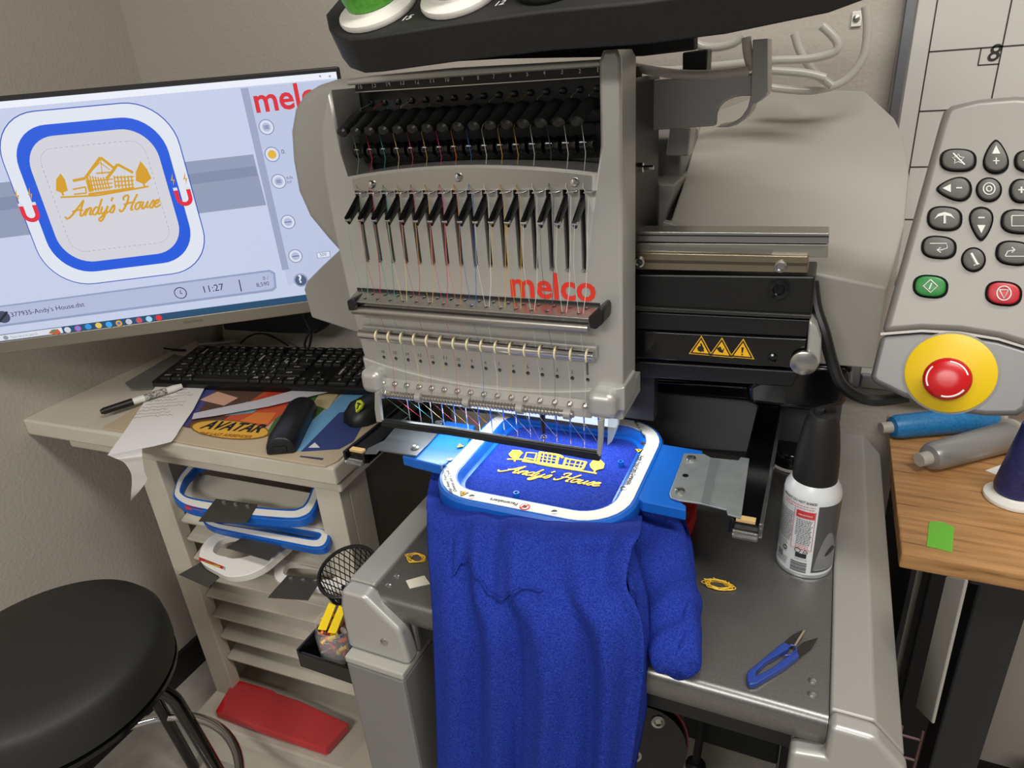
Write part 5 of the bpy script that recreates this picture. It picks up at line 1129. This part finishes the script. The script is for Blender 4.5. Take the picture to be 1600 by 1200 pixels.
MB().box((.205, .80, .765), (.96, .82, .787)).build('apron', TL, wt, 0, .003); MB().box((.205, .82, .765), (.225, 1.1, .787)).build('apron', TL, wt, 0, .003)
def lying(label, a, b, r0, r1, thr, tipm):
    a = Vector(a); b = Vector(b); ax = b - a; L = ax.length
    t = thing('thread_cone', label, 'thread cone', V((a.x + b.x) / 2, (a.y + b.y) / 2, .81)); ax.normalize()
    MB().lathe([(r0 * .46, 0), (r0 * .48, .001), (r0 * .50, .018), (r0 * .44, .0185), (r0 * .38, .0015)], a, ax, 24).build('cone_tip', tipm, t, 40)
    MB().lathe([(r0 * .5, .016), (r0 * .85, .018), (r0, .026), (r1, L * .93), (r1 * .94, L * .95), (r1 * .5, L * .955)], a, ax, 32).build('thread', thr, t, 50)
    MB().lathe([(r1 * .95, L * .955), (r1 * 1.12, L * .97), (r1 * 1.12, L), (r1 * .8, L)], a, ax, 28).build('cone_base', tipm, t, 40)
GREYC = mat('cone_grey', '#A9A59C', .5)
d1 = (pz((1560, 650), .828) - pz((1383, 667), .828)).normalized(); a1 = pz((1376, 669), .829)
lying('blue thread cone lying on the wooden table behind the silver one', a1, a1 + d1 * .185, .0185, .020, thread_mat('thread_blue', '#1F6FA8', '#2C84C0'), GREYC)
d2 = (pz((1590, 676), .832) - pz((1440, 716), .832)).normalized(); a2 = pz((1436, 719), .831)
GREYT = mat('thread_grey', '#9A9A99', .3, .5, bump=(900, .2, .001))
lying('silver grey thread cone lying on the wooden table in front of the blue one', a2, a2 + d2 * .17, .0205, .0225, GREYT, GREYC)
cone('thread_cone', pz((1583, 779), .8105), (0, 0, 1), .024, .012, .12, WHITEP, thread_mat('thread_navy', '#1C2050', '#262C66'), 'navy thread cone standing on a white base on the wooden table')
tag(MB().prism([pz(p, .8110) for p in ((1452, 815), (1470, 815), (1491, 823), (1489, 848), (1488, 863), (1466, 857), (1448, 853))], (0, 0, -.0006)).build('masking_tape', mat('tape_green', '#6CB83A', .8, bump=(300, .2, .001))), 'square of bright green masking tape at the front edge of the wooden table', 'tape')
tag(MB().prism([pz(p, .8110) for p in ((1540, 735), (1575, 722), (1590, 735), (1565, 745))], (0, 0, -.0006)).build('paper_scrap', PAPER), 'white paper scrap under the silver cone beside the navy cone', 'paper')
# under the wooden table
MB().box((.150, .83, .12), (.156, 1.14, .775)).build('side_board', mat('board_black', '#121213', .7), wt, 0)
tag(MB().prism([px(p, .146) for p in ((1478, 900), (1508, 905), (1455, 1130), (1430, 1105))], (.003, 0, 0)).build('leaning_panel', mat('panel_grey', '#9A978F', .5), None, 0, .002), 'grey panel leaning under the wooden table', 'panel')
bk_ = thing('wire_basket', 'pink wire basket on the floor between machine and wooden table', 'basket', (.15, 1.02, .0))
bc_ = py((1445, 1110), .95)
BW = mat('pink_wire', '#A87F82', .4)
bxx, bzz = bc_.x - .025, bc_.z
for k in range(7): MB().tube([V(bxx - .03, .95, .02 + k * .05), V(bxx + .03, .95, .02 + k * .05)], .0022, 6).build('wire', BW, bk_)
for k in range(3): MB().tube([V(bxx - .03 + k * .03, .95, .0), V(bxx - .03 + k * .03, .95, .34)], .0022, 6).build('wire', BW, bk_)
for k in range(7): MB().tube([V(bxx - .03, .95, .02 + k * .05), V(bxx - .03, 1.08, .02 + k * .05)], .0022, 6).build('wire', BW, bk_)
MB().tube([V(bxx - .03, .95, 0), V(bxx - .03, .95, .345), V(bxx - .03, 1.08, .345)], .004, 6).build('wire_rim', BW, bk_)
tag(MB().box((.40, .86, 0), (.80, 1.04, .22)).build('storage_bin', mat('bin_black', '#151517', .6), None, 0, .02), 'black storage bin on the floor under the wooden table', 'bin')
# ------------------------------------------------------------------ mesh cup, jar and tray hung on the machine's left side
cu = V(-.541, .585, .69); cup = thing('mesh_cup', 'black wire mesh pen cup hanging beside the machine rail', 'pen cup', cu)
CR, CH = .0405, .085; tl_ = V(0, -.30, 1).normalized(); WB = mat('wire_black', '#111112', .4)
ta = tl_.orthogonal().normalized(); tb = tl_.cross(ta)
cp = lambda a, h, r=CR: cu + tl_ * h + (ta * math.cos(a) + tb * math.sin(a)) * r
w = MB(); N = 30
for k in range(N):
    for sgn in (1, -1):
        w.tube([cp(2 * math.pi * k / N + sgn * h * .95 / .09 * .9, h * CH / .09, CR * (.82 + .18 * h / .09)) for h in [j * .09 / 10 for j in range(11)]], .0008, 4)
tag(w.build('mesh_wall', WB, cup, 60), kind='stuff')
MB().tube([cp(2 * math.pi * k / 40, CH) for k in range(40)], .0026, 8, closed=True).build('rim', WB, cup)
MB().lathe([(CR * .80, -.002), (CR * .82, .002), (CR * .4, .002)], cu, tl_, 28).build('base', BLACK, cup, 40)
MB().box((-.504, .575, .735), (-.4845, .595, .760)).build('hook', BLACK, cup, 0, .001)
pn = thing('black_pen', 'black pen standing in the mesh cup', 'pen', cu + V(0, 0, .004))
MB().lathe([(.004, 0), (.0055, .01), (.0055, .085), (.003, .088)], cu + V(-.01, -.005, .004), V(.35, -.2, 1), 12).build('barrel', BLACK, pn); MB().obox(cu + V(.016, -.020, .070), V(.0015, 0, 0), V(0, .001, 0), V(0, 0, .014)).build('clip', STEEL, pn, 0)
ty_ = V(-.556, .50, .575)
tray = thing('hanging_tray', 'small black tray beside the machine leg holding a jar of coloured pins', 'tray', ty_)
HT = [py(p, .47) for p in ((464, 996), (500, 968), (548, 975), (552, 1053), (540, 1052), (474, 1016))]
zb = min(p.z for p in HT)
tx0, tx1, ty0, ty1 = -.565, -.4795, .465, .57; tz = py((500, 1020), .47).z - .032
for a, b, nm in (((tx0, ty0, tz), (tx1, ty1, tz + .004), 'floor_plate'), ((tx0, ty0, tz), (tx1, ty0 + .004, tz + .026), 'side'), ((tx0, ty1 - .004, tz), (tx1, ty1, tz + .05), 'side'), ((tx0, ty0, tz), (tx0 + .004, ty1, tz + .03), 'side'), ((tx1 - .004, ty0, tz), (tx1, ty1, tz + .05), 'side')):
    MB().box(a, b).build(nm, BLACKG, tray, 0, .001)
jc = V(-.524, .505, tz + .0045); jar = thing('glass_jar', 'open glass jar full of coloured pins standing in the black tray', 'jar', jc)
MB().lathe([(.026, 0), (.030, .003), (.031, .038), (.028, .044), (.0285, .052), (.0265, .052), (.026, .044), (.029, .038), (.028, .004), (.02, .003)], jc, (0, 0, 1), 28).build('glass', mat('jar_glass', '#E8EAE6', .05, alpha=.12, spec=.8), jar, 50)
random.seed(11); pcs = MB(); PCOL = ['#E0B818', '#C8391E', '#22367E', '#D8D2C0', '#E87A20', '#7A2A5A']
for k in range(170):
    a = random.uniform(0, 6.28); r = .025 * random.random() ** .5; z = random.uniform(.006, .050); c = jc + V(r * math.cos(a), r * math.sin(a), z)
    d = V(random.uniform(-1, 1), random.uniform(-1, 1), random.uniform(-.3, 1)).normalized() * .006
    pcs.tube([c - d, c + d], random.choice((.0015, .002, .0026)), 6, random.randrange(6))
tag(pcs.build('sewing_pins', [mat('pin_' + c[1:].lower(), c, .4) for c in PCOL]), 'mixed yellow red and blue pins and clips heaped in the glass jar', 'pins', kind='stuff')
yc_ = thing('yellow_clip', 'bright yellow plastic clip on top of the pins in the jar', 'clip', jc + V(-.002, -.004, .050))
for s_ in (-1, 1): MB().prism([jc + V(.008 * s_ + a, -.006 + b, .048 + c) for a, b, c in ((-.008, -.012, 0), (.006, -.012, .003), (.008, .012, .024), (-.004, .014, .024))], (0, -.003, .002)).build('jaw', mat('clip_yellow', '#EBCB16', .4), yc_, 0, .001)
# ------------------------------------------------------------------ red fabric in a clear bag on the cabinet's bottom board
ZR = .166
rf = MB(); rp = [pz(p, ZR) for p in ((367, 1060), (352, 1084), (336, 1111), (420, 1142), (508, 1171), (545, 1130), (470, 1095))]
rf.prism(rp, (0, 0, -.020)); rfo = rf.build('fabric_pack', mat('red_fabric', '#C80E18', .85, bump=(250, .4, .002)), None, 0, .003, 3)
tag(rfo, 'folded red fabric pack lying at the foot of the cabinet', 'fabric')
MB().prism([pz(p, ZR + .002) for p in ((368, 1061), (355, 1083), (432, 1101), (440, 1088), (425, 1078))], (0, 0, -.002)).build('folded_flap', mat('red_fabric', '#B71E25'), rfo, 0, .001)
bgm = MB(); random.seed(2)
ou = [pz(p, ZR - .004) for p in ((352, 1062), (334, 1118), (420, 1165), (505, 1192), (548, 1170), (566, 1132), (520, 1100), (440, 1075))]
cen = sum(ou, V(0, 0, 0)) / len(ou)
lsb = []
for s_, z in ((1.0, -.020), (1.0, -.014), (.96, .000), (.80, .0065), (.4, .0075)):
    lsb.append([cen + (p - cen) * s_ + V(0, 0, z + (random.uniform(-.002, .003) if s_ < 1 and s_ > .5 else 0)) for p in smooth_path(ou, 4, True)])
bag = bgm.loops(lsb).build('plastic_bag', mat('bag_clear', '#E2E0DA', .12, alpha=.06, spec=.9, bump=(60, .6, .004)), None, 70)
tag(bag, 'crinkled clear plastic bag around the red fabric pack', 'bag')
# ------------------------------------------------------------------ stool
SC = V(-1.055, .405, 0); st_ = thing('stool', 'black padded stool with chrome legs and foot ring', 'stool', SC)
PADM = mat('black_vinyl', '#23231F', .58, bump=(700, .25, .001))
sr = .178
MB().lathe([(sr * .80, .515), (sr * .985, .520), (sr, .535), (sr, .560), (sr * .985, .582), (sr * .93, .596), (sr * .7, .603), (.01, .605)], SC, (0, 0, 1), 64).build('seat_pad', PADM, st_, 60)
MB().lathe([(sr * .95, .503), (sr * .99, .506), (sr * .99, .514), (sr * .9, .515)], SC, (0, 0, 1), 64).build('seat_rim', BLACKG, st_, 40)
CHR = mat('dark_chrome', '#4A4A49', .10, 1.0)
for a in (28, 118, 208, 298):
    t = math.radians(a); d = V(math.cos(t), math.sin(t), 0)
    MB().tube(smooth_path([SC + d * .06 + V(0, 0, .495), SC + d * .135 + V(0, 0, .492), SC + d * .165 + V(0, 0, .470), SC + d * .176 + V(0, 0, .42), SC + d * .205 + V(0, 0, .2), SC + d * .23 + V(0, 0, .004)], 5), .0115, 12).build('leg', CHR, st_)
MB().lathe([(.02, .46), (.10, .462), (.10, .503), (.02, .503)], SC, (0, 0, 1), 24).build('seat_mount', BLACKM, st_, 30)
MB().tube([SC + V(.206 * math.cos(t), .206 * math.sin(t), .195) for t in [k * math.pi / 32 for k in range(64)]], .0095, 12, closed=True).build('foot_ring', CHROME, st_)
# things under the machine table
dr = V(-.215, .74, .0)
drum = thing('thread_drum', 'black round drum with dark red rim standing under the machine table', 'drum', V(-.235, .70, .0))
dc = py((990, 1130), .62); da = V(.35, -1, .25).normalized()
MB().lathe([(.02, .05), (.062, .048), (.064, .040), (.064, 0), (.03, -.005)], dc, da, 40).build('drum_body', BLACKG, drum, 40)
MB().lathe([(.0645, .012), (.067, .012), (.067, .034), (.0645, .034)], dc, da, 40, caps=False).build('drum_rim', mat('dark_red', '#6E1F22', .35), drum, 40)
MB().box((dc.x - .04, dc.y - .0, 0), (dc.x + .03, dc.y + .05, dc.z - .03)).build('drum_stand', BLACKM, drum, 0, .004)
for q in ((1028, 1127), (992, 1180)):
    c = pp(q, dc + da * .048, da); MB().lathe([(.0085, 0), (.0085, .002), (.0050, .003), (.0035, .001)], c, da, 16).build('drum_bolt', STEEL, drum)
pl = thing('floor_stand', 'black pole with ball foot standing under the machine table', 'stand', V(-.10, .86, 0))
q0 = py((1099, 1118), .84); q1 = py((1087, 1192), .84)
MB().tube([q0 + (q0 - q1).normalized() * .1, q0, q1, q1 + (q1 - q0).normalized() * .04], .007, 10).build('pole', BLACKM, pl); MB().ball(q1 - V(0, 0, .006), .018, 10, sq=(1, 1, .7)).build('foot', BLACK, pl)
MB().cyl(V(q1.x, q1.y, 0), V(q1.x, q1.y, q1.z), .012, 12).build('base_tube', BLACKM, pl)
# baseboard end scrap behind the stool: black bin in the corner
